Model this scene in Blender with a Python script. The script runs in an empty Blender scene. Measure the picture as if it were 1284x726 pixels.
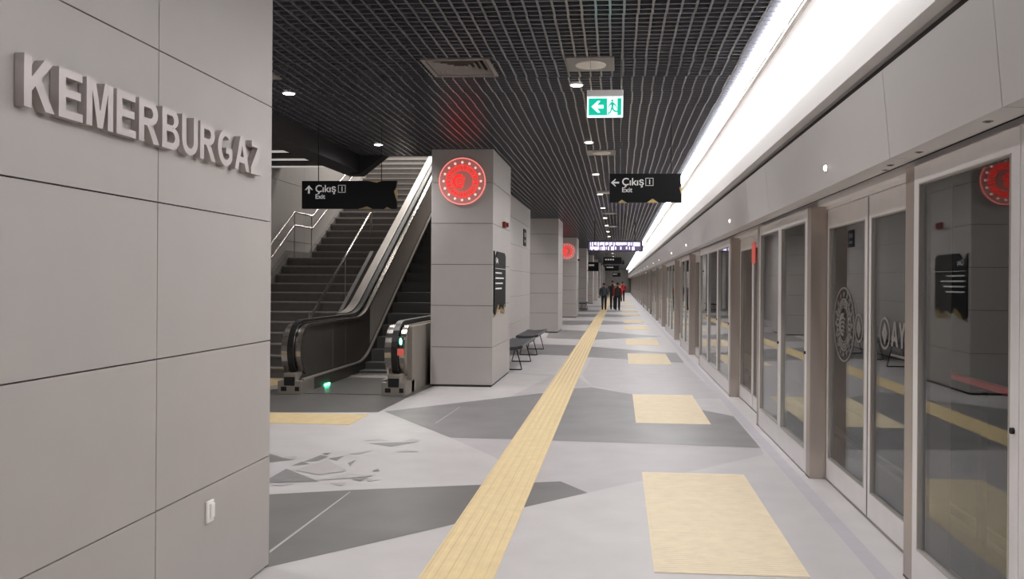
import bpy, bmesh, math, random
from mathutils import Vector, Matrix
random.seed(7)
PI = math.pi
scn = bpy.context.scene
col = scn.collection

# ------------------------------------------------------------------ camera geometry
FPX, CX, VPU, VPV, ROLL, EYE = 1040.0, 700.0, 776.0, 354.0, 0.007, 1.6
YAW = math.atan((VPU - CX) / FPX)
CY = VPV - FPX * math.tan(YAW) * math.sin(ROLL)
_f = Vector((-math.sin(YAW), math.cos(YAW), 0)); _r = Vector((math.cos(YAW), math.sin(YAW), 0)); _u = Vector((0, 0, 1))
RGT = _r * math.cos(ROLL) + _u * math.sin(ROLL)
UPV = -_r * math.sin(ROLL) + _u * math.cos(ROLL)
FWD = _f
def ray(u, v): return FWD + RGT * ((u - CX) / FPX) + UPV * ((CY - v) / FPX)
def on_z(u, v, z=0.0):
    d = ray(u, v); t = (z - EYE) / d.z
    return Vector((d.x * t, d.y * t, z))
def on_x(u, v, x):
    d = ray(u, v); t = x / d.x
    return Vector((x, d.y * t, EYE + d.z * t))
def on_y(u, v, y):
    d = ray(u, v); t = y / d.y
    return Vector((d.x * t, y, EYE + d.z * t))

# ------------------------------------------------------------------ materials
def srgb(h):
    if isinstance(h, str):
        h = h.lstrip('#'); c = [int(h[i:i + 2], 16) / 255 for i in (0, 2, 4)]
    else: c = h
    return [x / 12.92 if x <= .04045 else ((x + .055) / 1.055) ** 2.4 for x in c]
def mat(name, colour, rough=.5, metal=0.0, spec=.5, noise=0.0, nscale=6.0, emit=None, estr=0.0, bump=0.0, bscale=80.0, stretch=None):
    m = bpy.data.materials.new(name); m.use_nodes = True
    nt = m.node_tree; b = nt.nodes['Principled BSDF']
    c = list(colour) + [1]
    b.inputs['Base Color'].default_value = c
    b.inputs['Roughness'].default_value = rough
    b.inputs['Metallic'].default_value = metal
    b.inputs['Specular IOR Level'].default_value = spec
    tc = nt.nodes.new('ShaderNodeTexCoord')
    src = tc.outputs['Object']
    if stretch:
        mp = nt.nodes.new('ShaderNodeMapping'); mp.inputs['Scale'].default_value = stretch
        nt.links.new(src, mp.inputs['Vector']); src = mp.outputs['Vector']
    if noise > 0:
        n = nt.nodes.new('ShaderNodeTexNoise'); n.inputs['Scale'].default_value = nscale; n.inputs['Detail'].default_value = 6
        nt.links.new(src, n.inputs['Vector'])
        r = nt.nodes.new('ShaderNodeValToRGB')
        r.color_ramp.elements[0].position = .3; r.color_ramp.elements[1].position = .7
        r.color_ramp.elements[0].color = [x * (1 - noise) for x in colour] + [1]
        r.color_ramp.elements[1].color = [min(1, x * (1 + noise)) for x in colour] + [1]
        nt.links.new(n.outputs['Fac'], r.inputs['Fac']); nt.links.new(r.outputs['Color'], b.inputs['Base Color'])
    if bump > 0:
        n2 = nt.nodes.new('ShaderNodeTexNoise'); n2.inputs['Scale'].default_value = bscale
        nt.links.new(src, n2.inputs['Vector'])
        bp = nt.nodes.new('ShaderNodeBump'); bp.inputs['Strength'].default_value = bump; bp.inputs['Distance'].default_value = .01
        nt.links.new(n2.outputs['Fac'], bp.inputs['Height']); nt.links.new(bp.outputs['Normal'], b.inputs['Normal'])
    if emit is not None:
        b.inputs['Emission Color'].default_value = list(emit) + [1]
        b.inputs['Emission Strength'].default_value = estr
    return m
def glass_mat(name, tint):
    m = bpy.data.materials.new(name); m.use_nodes = True
    nt = m.node_tree; nt.nodes.clear()
    out = nt.nodes.new('ShaderNodeOutputMaterial'); mix = nt.nodes.new('ShaderNodeMixShader')
    tr = nt.nodes.new('ShaderNodeBsdfTransparent'); tr.inputs['Color'].default_value = list(tint) + [1]
    gl = nt.nodes.new('ShaderNodeBsdfGlossy'); gl.inputs['Roughness'].default_value = .0; gl.inputs['Color'].default_value = (1, 1, 1, 1)
    fr = nt.nodes.new('ShaderNodeFresnel'); geo = nt.nodes.new('ShaderNodeNewGeometry')
    mx = nt.nodes.new('ShaderNodeMix'); mx.data_type = 'FLOAT'; mx.inputs[2].default_value = 1.5; mx.inputs[3].default_value = 1 / 1.5
    nt.links.new(geo.outputs['Backfacing'], mx.inputs[0]); nt.links.new(mx.outputs[0], fr.inputs['IOR'])
    nt.links.new(fr.outputs[0], mix.inputs[0]); nt.links.new(tr.outputs[0], mix.inputs[1]); nt.links.new(gl.outputs[0], mix.inputs[2])
    nt.links.new(mix.outputs[0], out.inputs['Surface'])
    return m
def emis(name, colour, strength): return mat(name, [min(1, c) for c in colour], .5, emit=colour, estr=strength)

M = dict(
    steel_cap=mat('capping_steel', srgb('a09a94'), .38, metal=.6),
    bal_panel=mat('balustrade_light', srgb('cfc8c0'), .5, metal=.2, noise=.03, nscale=3),
    trim_s=mat('skirt_steel', srgb('bdb7b0'), .35, metal=.4),
    pad=mat('tactile_pale', srgb('e9d9bb'), .6, noise=.05, nscale=9),
    floor=mat('terrazzo_light', srgb('c3bfbf'), .48, noise=.05, nscale=3.0, bump=.03, bscale=300),
    floor_mid=mat('terrazzo_mid', srgb('b7b2b3'), .48, noise=.05, nscale=3.0),
    floor_dark=mat('terrazzo_dark', srgb('878585'), .42, noise=.10, nscale=2.2),
    floor_dark2=mat('terrazzo_dark_warm', srgb('737170'), .42, noise=.12, nscale=2.2),
    joint=mat('pale_joint', srgb('b9b5b3'), .6),
    plate=mat('grey_plate', srgb('6f6d6b'), .28, noise=.08),
    curb=mat('kerb_band', srgb('b8b4ba'), .5, noise=.04),
    tact=mat('tactile_cream', srgb('e2cb9c'), .6, noise=.05, nscale=9),
    panel=mat('wall_panel_grey', srgb('b4afac'), .55, noise=.02, nscale=4, bump=.01, bscale=400),
    gap=mat('panel_gap', srgb('3a3432'), .8),
    white=mat('white_plaster', srgb('dedad8'), .6),
    fascia=mat('fascia_satin', srgb('d7d3d2'), .42, metal=.0, noise=.015, nscale=1.2),
    alu=mat('door_frame_alu', srgb('efebeb'), .42, metal=.0, noise=.02, nscale=8),
    steel=mat('brushed_steel', srgb('b9aea6'), .38, metal=.5, noise=.05, nscale=5, stretch=(1, 1, .08)),
    steel_bright=mat('polished_steel', srgb('b8b2ac'), .22, metal=1.0),
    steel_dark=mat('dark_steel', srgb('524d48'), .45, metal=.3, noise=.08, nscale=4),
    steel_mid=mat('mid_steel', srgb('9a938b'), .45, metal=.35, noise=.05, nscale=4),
    rubber=mat('black_rubber', srgb('1c1a1a'), .4),
    black=mat('black_matte', srgb('151516'), .7),
    blackgloss=mat('sign_black', srgb('141517'), .65, spec=.2),
    grid=mat('louvre_grid', srgb('62636a'), .25, metal=.1, spec=.6),
    plenum=mat('plenum_dark', srgb('47474e'), .9),
    bulk=mat('bulkhead_black', srgb('222124'), .6),
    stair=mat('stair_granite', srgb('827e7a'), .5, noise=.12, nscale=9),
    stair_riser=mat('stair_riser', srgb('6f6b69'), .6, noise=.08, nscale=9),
    nosing_highlight=mat('stair_edge_highlight', srgb('bab5b0'), .4),  # pale highlight along each granite step edge, painted as a strip
    stepd=mat('escalator_step', srgb('605e5d'), .5, metal=.1),
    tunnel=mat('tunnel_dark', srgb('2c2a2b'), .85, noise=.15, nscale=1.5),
    red=mat('red_paint', srgb('7c2320'), .4),
    redrail=mat('red_rail', srgb('e0413c'), .5),
    gold=mat('gold_leaf', srgb('b79f68'), .35, metal=.5, noise=.25, nscale=30),
    text=mat('sign_white', srgb('d8d6d2'), .5, emit=(1, 1, 1), estr=.12),
    letter=mat('letter_metal', srgb('b5adab'), .35, metal=.2),
    plastic=mat('white_plastic', srgb('f6f4f2'), .35),
    disc=mat('speaker_disc', srgb('e2dbd2'), .6),
    platem=mat('ceiling_plate', srgb('8a8581'), .5),
    vent=mat('vent_grey', srgb('8b837f'), .5),
    seat=mat('bench_leatherette', srgb('3d3f44'), .42, noise=.06, nscale=20),
    tube=mat('bench_tube', srgb('2b2a2b'), .35, metal=.6),
    glass=glass_mat('screen_glass', (.80, .82, .82)),
    etched=mat('etched_white', srgb('8f8b89'), .7),
    led=emis('led_line', (1.0, .985, .985), 19.0),
    lamp=emis('downlight_lens', (1, .97, .94), 9.0),
    dome=emis('door_lamp', (1, .97, .93), 2.6),
    red_e=emis('logo_red', (1.0, .025, .02), .8),
    pink_e=emis('logo_pink', (1.0, .26, .24), .75),
    star_e=emis('logo_star', (1.0, .62, .58), .85),
    green_e=emis('exit_green', (0.0, .33, .22), 1.0),
    white_e=emis('exit_white', (.75, 1, .95), 1.15),
    green_l=emis('escalator_green', (.06, 1, .45), 22.0),
    led_panel=emis('display_violet', (.80, .72, 1.0), 1.1),
    slot=emis('slot_glow', (1, .97, .92), .26),
    disp_dark=mat('display_dark', srgb('3a3146'), .5, emit=(.5, .4, .8), estr=.12),
    red_s=emis('sticker_red', (.55, .09, .07), .35),
    logo_plate=mat('logo_plate', srgb('a58f8a'), .4, emit=(1, .22, .18), estr=.16),  # plate colour tinted by the logo's red light, with a weak back-lit glow
    skin=mat('skin', srgb('a87f6a'), .6), hair=mat('hair_dark', srgb('1d1a1a'), .6),
    jk_grey=mat('jacket_grey', srgb('4d5258'), .8), jk_dark=mat('jacket_dark', srgb('2b2a2e'), .8),
    jk_red=mat('jacket_red', srgb('c03535'), .8), tr_dark=mat('trousers_dark', srgb('232226'), .8),
    tr_brown=mat('trousers_brown', srgb('2e2a2a'), .8), shoe=mat('shoe_dark', srgb('171616'), .6),
)

# ------------------------------------------------------------------ mesh helpers
class MB:
    def __init__(s): s.v = []; s.f = []; s.mi = []; s.cur = 0
    def add(s, vs, fs):
        o = len(s.v); s.v += [tuple(p) for p in vs]
        for f in fs: s.f.append([i + o for i in f]); s.mi.append(s.cur)
        return s
    def box(s, x0, x1, y0, y1, z0, z1):
        if x0 > x1: x0, x1 = x1, x0
        if y0 > y1: y0, y1 = y1, y0
        if z0 > z1: z0, z1 = z1, z0
        vs = [(x, y, z) for z in (z0, z1) for y in (y0, y1) for x in (x0, x1)]
        return s.add(vs, [(0, 2, 3, 1), (4, 5, 7, 6), (0, 1, 5, 4), (2, 6, 7, 3), (0, 4, 6, 2), (1, 3, 7, 5)])
    def bbox(s, x0, x1, y0, y1, z0, z1, b=.01):       # box with chamfered edges
        bm = bmesh.new(); bmesh.ops.create_cube(bm, size=1)
        for v in bm.verts: v.co = Vector(((x0 + x1) / 2 + v.co.x * (x1 - x0), (y0 + y1) / 2 + v.co.y * (y1 - y0), (z0 + z1) / 2 + v.co.z * (z1 - z0)))
        bmesh.ops.bevel(bm, geom=bm.edges[:], offset=b, segments=3, affect='EDGES', profile=.5)
        return s.bm(bm)
    def bm(s, bm):
        bm.verts.ensure_lookup_table()
        for i, v in enumerate(bm.verts): v.index = i
        s.add([v.co.copy() for v in bm.verts], [[v.index for v in f.verts] for f in bm.faces]); bm.free(); return s
    def prism(s, pts, a, lo, hi):                       # polygon extruded along axis a (0,1,2); pts are the two other coords in order
        def mk(p, t):
            return (t, p[0], p[1]) if a == 0 else ((p[0], t, p[1]) if a == 1 else (p[0], p[1], t))
        n = len(pts); vs = [mk(p, lo) for p in pts] + [mk(p, hi) for p in pts]
        fs = [list(range(n))[::-1], list(range(n, 2 * n))] + [(i, (i + 1) % n, n + (i + 1) % n, n + i) for i in range(n)]
        return s.add(vs, fs)
    def tube(s, path, r, n=10, cap=True):
        path = [Vector(p) for p in path]; rings = []
        prev = None
        for i, p in enumerate(path):
            if i == 0: d = path[1] - p
            elif i == len(path) - 1: d = p - path[i - 1]
            else: d = (path[i + 1] - p).normalized() + (p - path[i - 1]).normalized()
            d = d.normalized() if d.length > 1e-9 else Vector((0, 0, 1))
            a = prev - d * prev.dot(d) if prev is not None else (Vector((0, 0, 1)) if abs(d.z) < .9 else Vector((1, 0, 0)))
            a = (a - d * a.dot(d)); a = a.normalized() if a.length > 1e-6 else Vector((1, 0, 0)); prev = a
            b = d.cross(a); rr = r[i] if isinstance(r, (list, tuple)) else r
            rings.append([p + (a * math.cos(2 * PI * k / n) + b * math.sin(2 * PI * k / n)) * rr for k in range(n)])
        vs = [q for R in rings for q in R]; fs = []
        for i in range(len(rings) - 1):
            for k in range(n): fs.append((i * n + k, i * n + (k + 1) % n, (i + 1) * n + (k + 1) % n, (i + 1) * n + k))
        if cap: fs += [list(range(n))[::-1], [len(vs) - n + k for k in range(n)]]
        return s.add(vs, fs)
    def disc(s, c, nrm, r, h, n=24, r2=None):            # short cylinder / cone frustum from c along nrm
        nrm = Vector(nrm).normalized(); c = Vector(c)
        return s.tube([c, c + nrm * h], [r, r if r2 is None else r2], n)
    def dome(s, c, nrm, r, flat=1.0, n=16, m=6):
        c = Vector(c); nrm = Vector(nrm).normalized(); a = nrm.orthogonal().normalized(); b = nrm.cross(a)
        vs = []; fs = []
        for i in range(m):
            t = i / m * PI / 2
            for k in range(n):
                q = 2 * PI * k / n
                vs.append(c + (a * math.cos(q) + b * math.sin(q)) * r * math.cos(t) + nrm * r * flat * math.sin(t))
        vs.append(c + nrm * r * flat)
        for i in range(m - 1):
            for k in range(n): fs.append((i * n + k, i * n + (k + 1) % n, (i + 1) * n + (k + 1) % n, (i + 1) * n + k))
        for k in range(n): fs.append(((m - 1) * n + k, (m - 1) * n + (k + 1) % n, m * n))
        fs.append(list(range(n))[::-1])
        return s.add(vs, fs)
    def sweep(s, path, x0, x1, n0, n1):                  # rectangle swept along a (y, z) path; n0..n1 measured along the path's left normal
        vs = []; L = len(path)
        for i, (y, z) in enumerate(path):
            y0, z0 = path[max(0, i - 1)]; y1, z1 = path[min(L - 1, i + 1)]
            dy, dz = y1 - y0, z1 - z0; l = math.hypot(dy, dz) or 1; ny, nz = -dz / l, dy / l
            vs += [(x0, y + ny * n0, z + nz * n0), (x1, y + ny * n0, z + nz * n0), (x1, y + ny * n1, z + nz * n1), (x0, y + ny * n1, z + nz * n1)]
        fs = []
        for i in range(L - 1):
            for k in range(4): fs.append((i * 4 + k, i * 4 + (k + 1) % 4, (i + 1) * 4 + (k + 1) % 4, (i + 1) * 4 + k))
        fs += [(3, 2, 1, 0), tuple(L * 4 - 4 + k for k in range(4))]
        return s.add(vs, fs)
    def build(s, name, mats, parent=None, smooth=False, loc=None):
        me = bpy.data.meshes.new(name)
        off = Vector((0, 0, 0))
        if loc is not None: off = Vector(loc)
        elif parent is not None: off = base_of(parent)
        me.from_pydata([Vector(p) - off for p in s.v], [], s.f)
        bm = bmesh.new(); bm.from_mesh(me); bmesh.ops.recalc_face_normals(bm, faces=bm.faces[:]); bm.to_mesh(me); bm.free()
        ms = mats if isinstance(mats, (list, tuple)) else [mats]
        for m in ms: me.materials.append(m)
        if len(ms) > 1:
            for p, i in zip(me.polygons, s.mi): p.material_index = i
        if smooth:
            for p in me.polygons: p.use_smooth = True
            try: me.set_sharp_from_angle(angle=math.radians(35))
            except Exception: pass
        o = bpy.data.objects.new(name, me); col.objects.link(o)
        if parent is not None: o.parent = parent
        if loc is not None: o.location = off
        return o
BASE = {}
def base_of(o):
    b = Vector((0, 0, 0))
    while o is not None: b += o.location; o = o.parent
    return b
def tag(o, label, cat, group=None, kind=None):
    o['label'] = label; o['category'] = cat
    if group: o['group'] = group
    o['kind'] = kind or 'thing'
    return o
def thing(name, label, cat, loc=(0, 0, 0), group=None, kind=None):
    o = bpy.data.objects.new(name, None); o.empty_display_size = .1; col.objects.link(o); o.location = loc
    return tag(o, label, cat, group, kind)
def struct(name, mb, mats, label, cat, smooth=False):
    return tag(mb.build(name, mats, None, smooth), label, cat, None, 'structure')
def dup(root, loc=None, label=None, group=None, parent=None):
    r = root.copy(); col.objects.link(r)
    if parent is not None: r.parent = parent
    if loc is not None: r.location = loc
    if label: r['label'] = label
    if group: r['group'] = group
    for ch in list(root.children): dup(ch, None, None, None, r)
    return r
def shape2d(name, loops, m, origin, ex, ey, depth=.002, parent=None, off=0.0, extra=None):
    """flat shape with holes, given as loops of (x, y), set in the plane origin + x*ex + y*ey and thickened by depth towards ex x ey"""
    cu = bpy.data.curves.new(name, 'CURVE'); cu.dimensions = '2D'; cu.fill_mode = 'BOTH'; cu.extrude = depth / 2
    for lp in loops:
        sp = cu.splines.new('POLY'); sp.points.add(len(lp) - 1); sp.use_cyclic_u = True
        for p, q in zip(sp.points, lp): p.co = (q[0], q[1], 0, 1)
    return _flat(name, cu, m, origin, ex, ey, depth, parent, off)
def _flat(name, cu, m, origin, ex, ey, depth, parent, off):
    tmp = bpy.data.objects.new(name + '_outline', cu)
    me = bpy.data.meshes.new_from_object(tmp)
    bpy.data.objects.remove(tmp); bpy.data.curves.remove(cu)
    ex = Vector(ex); ey = Vector(ey); n = ex.cross(ey); o = Vector(origin)
    b = base_of(parent) if parent is not None else Vector((0, 0, 0))
    for v in me.vertices: v.co = o + ex * v.co.x + ey * v.co.y + n * (v.co.z + depth / 2 + off) - b
    me.name = name; me.materials.clear(); me.materials.append(m)
    ob = bpy.data.objects.new(name, me); col.objects.link(ob)
    if parent is not None: ob.parent = parent
    return ob
def text2d(name, s, size, m, origin, ex, ey, depth=.002, parent=None, off=0.0, bold=0.0):
    cu = bpy.data.curves.new(name, 'FONT'); cu.body = s; cu.size = size; cu.extrude = depth / 2; cu.offset = bold
    return _flat(name, cu, m, origin, ex, ey, depth, parent, off)
def circ(r, n=48, cx=0, cy=0, a0=0): return [(cx + r * math.cos(2 * PI * i / n + a0), cy + r * math.sin(2 * PI * i / n + a0)) for i in range(n)]
def arc(cx, cy, r, a0, a1, n=10, ry=None):
    ry = ry or r
    return [(cx + r * math.cos(math.radians(a0 + (a1 - a0) * i / n)), cy + ry * math.sin(math.radians(a0 + (a1 - a0) * i / n))) for i in range(n + 1)]
def star(cx, cy, r, a=PI / 2): return [(cx + (r if i % 2 == 0 else r * .42) * math.cos(a + i * PI / 5), cy + (r if i % 2 == 0 else r * .42) * math.sin(a + i * PI / 5)) for i in range(10)]
def ordinal(i): return ['first', 'second', 'third', 'fourth', 'fifth', 'sixth', 'seventh', 'eighth', 'ninth', 'tenth', 'eleventh', 'twelfth', 'thirteenth', 'fourteenth', 'fifteenth', 'sixteenth'][min(i, 15)]
X_, Y_, Z_ = Vector((1, 0, 0)), Vector((0, 1, 0)), Vector((0, 0, 1))

# ------------------------------------------------------------------ dimensions
HC = 3.59                      # ceiling grid underside
YB, YE = -5.0, 130.0           # platform extent
XW = -1.94                     # big station-name wall face
XF, XR = 1.57, 1.70            # flush screen face, recessed sliding door face
ZD = 2.26                      # underside of fascia

# ------------------------------------------------------------------ floor
fl = MB(); fl.box(-9.5, 1.86, YB, YE, -.3, 0)
zi = [0.0006]
def inlay(pts, mi):
    fl.cur = mi; z = zi[0]; zi[0] += .00012
    P = [on_z(u, v) for u, v in pts]
    fl.add([(p.x, p.y, z) for p in P], [list(range(len(P)))])
fl.cur = 0
# mid tone fields
inlay([(694, 553), (954, 562), (958, 570), (877, 589), (780, 608), (737, 618), (703, 603), (660, 604), (640, 575)], 1)
inlay([(565, 549), (640, 551), (700, 553), (640, 590), (622, 574)], 1)
inlay([(637, 468), (720, 470), (742, 484), (640, 497), (690, 472)], 1)
inlay([(741, 449), (784, 451), (858, 456), (905, 500), (870, 500), (792, 494), (742, 484), (730, 470)], 1)
# dark fields
inlay([(320, 622), (338, 620), (440, 614.5), (601, 608), (703, 603.5), (737, 618), (658, 636), (567, 658), (338, 711), (300, 719)], 3)
inlay([(482, 516), (679, 493), (719, 487), (742, 485.5), (791, 494), (835, 504), (880, 514), (920, 522), (954, 562), (780, 555.5), (640, 551), (565, 549)], 2)
inlay([(600, 433), (680, 431.5), (721, 433), (741, 434.6), (830, 441.6), (848, 442.4), (858, 455.3), (784, 450.7), (737, 448), (711, 446), (680, 444.8), (600, 446)], 2)
inlay([(690, 413), (703, 413.6), (751, 415.5), (781, 418), (831, 422), (780, 424.5), (745, 426), (703, 425), (685, 424)], 2)
inlay([(700, 402), (755, 402), (782, 403.7), (816, 406.6), (705, 407.4), (695, 407)], 2)
inlay([(715, 394), (757, 393.5), (800, 396), (780, 397.5), (740, 397.5), (712, 397)], 2)
inlay([(724, 389), (775, 389), (792, 390.4), (770, 391.4), (722, 391)], 2)
inlay([(735, 383.5), (772, 383.2), (786, 384.2), (765, 385), (733, 385)], 2)
# escalator apron and its pale joints
inlay([(320, 492), (345, 488), (545, 484), (514, 497), (474, 517), (330, 517), (300, 517)], 4)
inlay([(338, 691), (438, 617), (440, 617), (338, 694)], 5)
inlay([(545, 531), (576, 510.5), (577.5, 510.5), (547, 531)], 5)
# small triangles set in the pale floor
for tri, m in [([(338, 569), (366, 577), (338, 580)], 2), ([(338, 600), (359, 588), (400, 604), (338, 606)], 2), ([(366, 584), (379, 579), (388, 582)], 2),
               ([(381, 579), (402, 571), (412, 573), (398, 578)], 2), ([(412, 575), (432, 572), (422, 578)], 2), ([(436, 581), (446, 577), (440, 584)], 2),
               ([(463, 556), (527, 554), (490, 560)], 2), ([(456, 553), (475, 550), (487, 553)], 1), ([(506, 553), (518, 550), (528, 553)], 1),
               ([(440, 601), (462, 599), (452, 604)], 2), ([(458, 600), (476, 602), (462, 604)], 1), ([(466, 591), (474, 588), (476, 591)], 2),
               ([(414, 606), (436, 605), (428, 610)], 1), ([(418, 593), (428, 589), (432, 592)], 1), ([(370, 590), (410, 577), (435, 590), (400, 596)], 1),
               ([(438, 569), (458, 566), (468, 565), (450, 570)], 1), ([(496, 567), (510, 564), (526, 567)], 1), ([(352, 574), (374, 572), (366, 577)], 1),
               ([(338, 608), (372, 606), (352, 610)], 1), ([(395, 603), (436, 594), (470, 597), (440, 600)], 1), ([(404, 569), (416, 568), (410, 571)], 2)]:
    inlay(tri, m)
# kerb band in front of the screen
fl.cur = 6
k0, k1 = 1.405, 1.51
fl.add([(k0, YB, .0004), (k1, YB, .0004), (k1, YE, .0004), (k0, YE, .0004)], [(0, 1, 2, 3)])
struct('floor', fl, [M['floor'], M['floor_mid'], M['floor_dark'], M['floor_dark2'], M['plate'], M['joint'], M['curb']],
       'pale grey platform floor inlaid with darker grey angular fields', 'floor')

# tactile guiding strip
mb = MB(); sx0, sx1 = -1.065, -.66
mb.box(sx0, sx1, YB, YE, .0, .004)
n = 6
for i in range(n):
    w = (sx1 - sx0) / n
    mb.prism([(sx0 + w * i + w * .18, .004), (sx0 + w * i + w * .82, .004), (sx0 + w * i + w * .7, .009), (sx0 + w * i + w * .3, .009)], 1, YB, YE)
tag(mb.build('tactile_strip', M['tact']), 'long cream ribbed guiding strip running down the platform floor', 'tactile paving')

# door openings: far end of each (pillar) and near end
PF = [2.07]
y = 6.94
while y < 112:
    PF += [y, y + 4.87]; y += 11.69
OPEN = [(p - 2.38, p) for p in PF]
# tactile pads in front of the doors
def make_pad(L, label):
    o = MB(); x0, x1 = .205, 1.05
    o.box(x0, x1, 0, L, 0, .004)
    nr = int(L / .035)
    for i in range(nr):
        yy = (i + .5) * L / nr
        if i % 23 == 22: continue
        o.prism([(yy - .011, .004), (yy + .011, .004), (yy + .007, .0063), (yy - .007, .0063)], 0, x0 + .012, x1 - .012)
    return tag(o.build('tactile_pad', M['pad']), label, 'tactile paving', 'cream tactile pads in front of the screen doors')
vis = [o for o in OPEN if o[1] > 3]
pad0 = None
for i, (a, b) in enumerate(vis):
    lab = ('nearest cream tactile pad, cut by the bottom of the frame, beside the first doors' if i == 0 else
           'cream tactile pad set across the dark floor field, second from the foreground' if i == 1 else
           f'cream tactile pad in the floor, {ordinal(i)} from the foreground' if i < 7 else
           'tiny distant cream tactile pad in front of the farthest screen doors')
    if pad0 is None:
        pad0 = make_pad(2.42, lab); pad0.location = (0, a + .04, 0)
    else:
        dup(pad0, (0, a + .04, 0), lab)
# tactile bands in front of the stairs
A, B = on_z(300, 517), on_z(474, 517); C_ = on_z(400, 532)
def xband(x0, x1, y0, y1, label):
    o = MB(); o.box(x0, x1, y0, y1, 0, .004)
    k = int((y1 - y0) / .05)
    for i in range(k):
        yy = y0 + (i + .5) * (y1 - y0) / k
        o.prism([(yy - .014, .004), (yy + .014, .004), (yy + .009, .008), (yy - .009, .008)], 0, x0 + .01, x1 - .01)
    tag(o.build('tactile_band', M['tact']), label, 'tactile paving')
xband(-7.0, on_z(468, 517).x, C_.y, A.y, 'cream tactile band crossing the floor in front of the escalator')
xband(-7.0, on_z(363, 480).x, on_z(350, 484).y, on_z(350, 475).y, 'cream tactile band at the foot of the grey stairs')

# ------------------------------------------------------------------ ceiling
XG0, XG1 = -4.12, 1.15
v1 = on_z(530, 72, HC); v2 = on_z(607, 72, HC); v3 = on_z(620, 96, HC)
VX, VY, VQ = (v1.x + v2.x) / 2, (v1.y + v3.y) / 2, .31
gr = MB(); cell = .1035; t = .018; hh = .045
nx = int((XG1 - XG0) / cell)
rows = [YB + i * .621 for i in range(int((YE - YB) / .621) + 1)]
for j in range(len(rows) - 1):
    y0, y1 = rows[j], rows[j + 1]
    if y0 > 20: break
    dx = random.uniform(-.007, .007)
    for i in range(nx + 1):
        x = XG0 + i * cell + dx
        if x > XG1 or (y0 > 12.9 and x < -2.9): continue
        if abs(x - VX) < VQ - .02 and y1 > VY - VQ and y0 < VY + VQ:
            if y0 < VY - VQ: gr.box(x - t / 2, x + t / 2, y0, VY - VQ + .02, HC, HC + hh)
            if y1 > VY + VQ: gr.box(x - t / 2, x + t / 2, VY + VQ - .02, y1, HC, HC + hh)
            continue
        gr.box(x - t / 2, x + t / 2, y0, y1, HC, HC + hh)
ys = rows[j]
for i in range(nx + 1):
    x = XG0 + i * cell
    if x < -2.9: continue
    gr.box(x - t / 2, x + t / 2, ys, YE, HC, HC + hh)
k = int((YE - YB) / cell)
for i in range(k):
    yy = YB + i * cell
    xa = XG0
    if yy > 13.1: xa = -2.9
    if abs(yy - VY) < VQ - .02:
        gr.box(xa, VX - VQ + .02, yy - .007, yy + .007, HC + .002, HC + hh); xa = VX + VQ - .02
    gr.box(xa, XG1, yy - .007, yy + .007, HC + .002, HC + hh)
struct('ceiling', gr, M['grid'], 'dark open-cell grid ceiling over the platform', 'ceiling')
pl = MB(); pl.box(-4.2, 1.16, YB, 13.1, 4.15, 4.25); pl.box(-2.9, 1.16, 13.1, YE, 4.15, 4.25); pl.box(1.135, 1.152, YB, YE, HC + .05, 4.25)
struct('ceiling_plenum', pl, M['plenum'], 'dark void above the grid ceiling', 'ceiling')
# stairwell bulkhead along the grid's left edge
bk = MB()
bk.prism([(-4.35, 3.28), (-4.12, 3.33), (-4.12, 4.3), (-4.35, 4.3)], 1, 4.75, 12.9)
bk.box(-4.35, -2.92, 12.9, 13.12, HC + .01, 4.3)
bk.prism([(-4.35, 3.28), (-4.12, 3.28), (-3.7, HC + .02), (-3.7, 4.3), (-4.35, 4.3)], 1, 12.9, 13.15)
struct('trim_1', bk, M['bulk'], 'black bulkhead beam at the stairwell edge of the ceiling', 'beam')
# baffled ceiling above the stairs' foot
bf = MB(); bf.box(-9.0, -4.35, 4.75, 13.0, 4.05, 4.15); bf.box(-9.0, -5.0, 13.0, 16.2, 4.05, 4.15)
struct('ceiling_stairwell', bf, M['white'], 'pale ceiling between dark baffles above the stairs', 'ceiling')
b0 = None; b1 = None; s1 = None
for i, yy in enumerate([9.1, 10.0, 10.9, 11.8, 12.7, 13.6, 14.5]):
    if yy < 12.5: pr_ = b0
    else: pr_ = b1
    if pr_ is None:
        xe = -4.36 if yy < 12.5 else -5.0
        o = MB(); o.prism([(-6.79, 3.72), (xe, 3.72), (xe, 4.05), (-6.79, 4.05)], 1, 0, .5)
        r = tag(o.build('ceiling_baffle', M['bulk']), '', 'ceiling baffle', 'dark baffles above the stairs')
        if yy < 12.5: b0 = r
        else: b1 = r
    else: r = dup(pr_)
    r.location = (0, yy, 0); r['label'] = f'dark baffle over the stairwell beside the bulkhead, {ordinal(i)} from the front'
    if s1 is None:  # glowing strips added to brighten the gaps between the baffles
        s1 = thing('ceiling_slot_glow', '', 'light', (0, 0, 0), 'dim glowing strips added between the dark baffles')
        o = MB(); o.box(-6.7, -5.22, .60, .84, 3.735, 3.75); o.build('diffuser', M['slot'], s1)
        o = MB(); o.box(-6.75, -5.2, .58, .86, 3.75, 4.05); o.build('housing', M['alu'], s1); r = s1
    else: r = dup(s1)
    r.location = (0, yy, 0); r['label'] = f'dim glowing strip added between dark stairwell baffles, {ordinal(i)} from the front'
bw = MB(); bw.box(-9.0, -4.9, 16.0, 16.25, 3.86, 4.3)
struct('trim_2', bw, M['bulk'], 'dark beam where the stairwell ceiling ends above the landing', 'beam')

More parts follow.
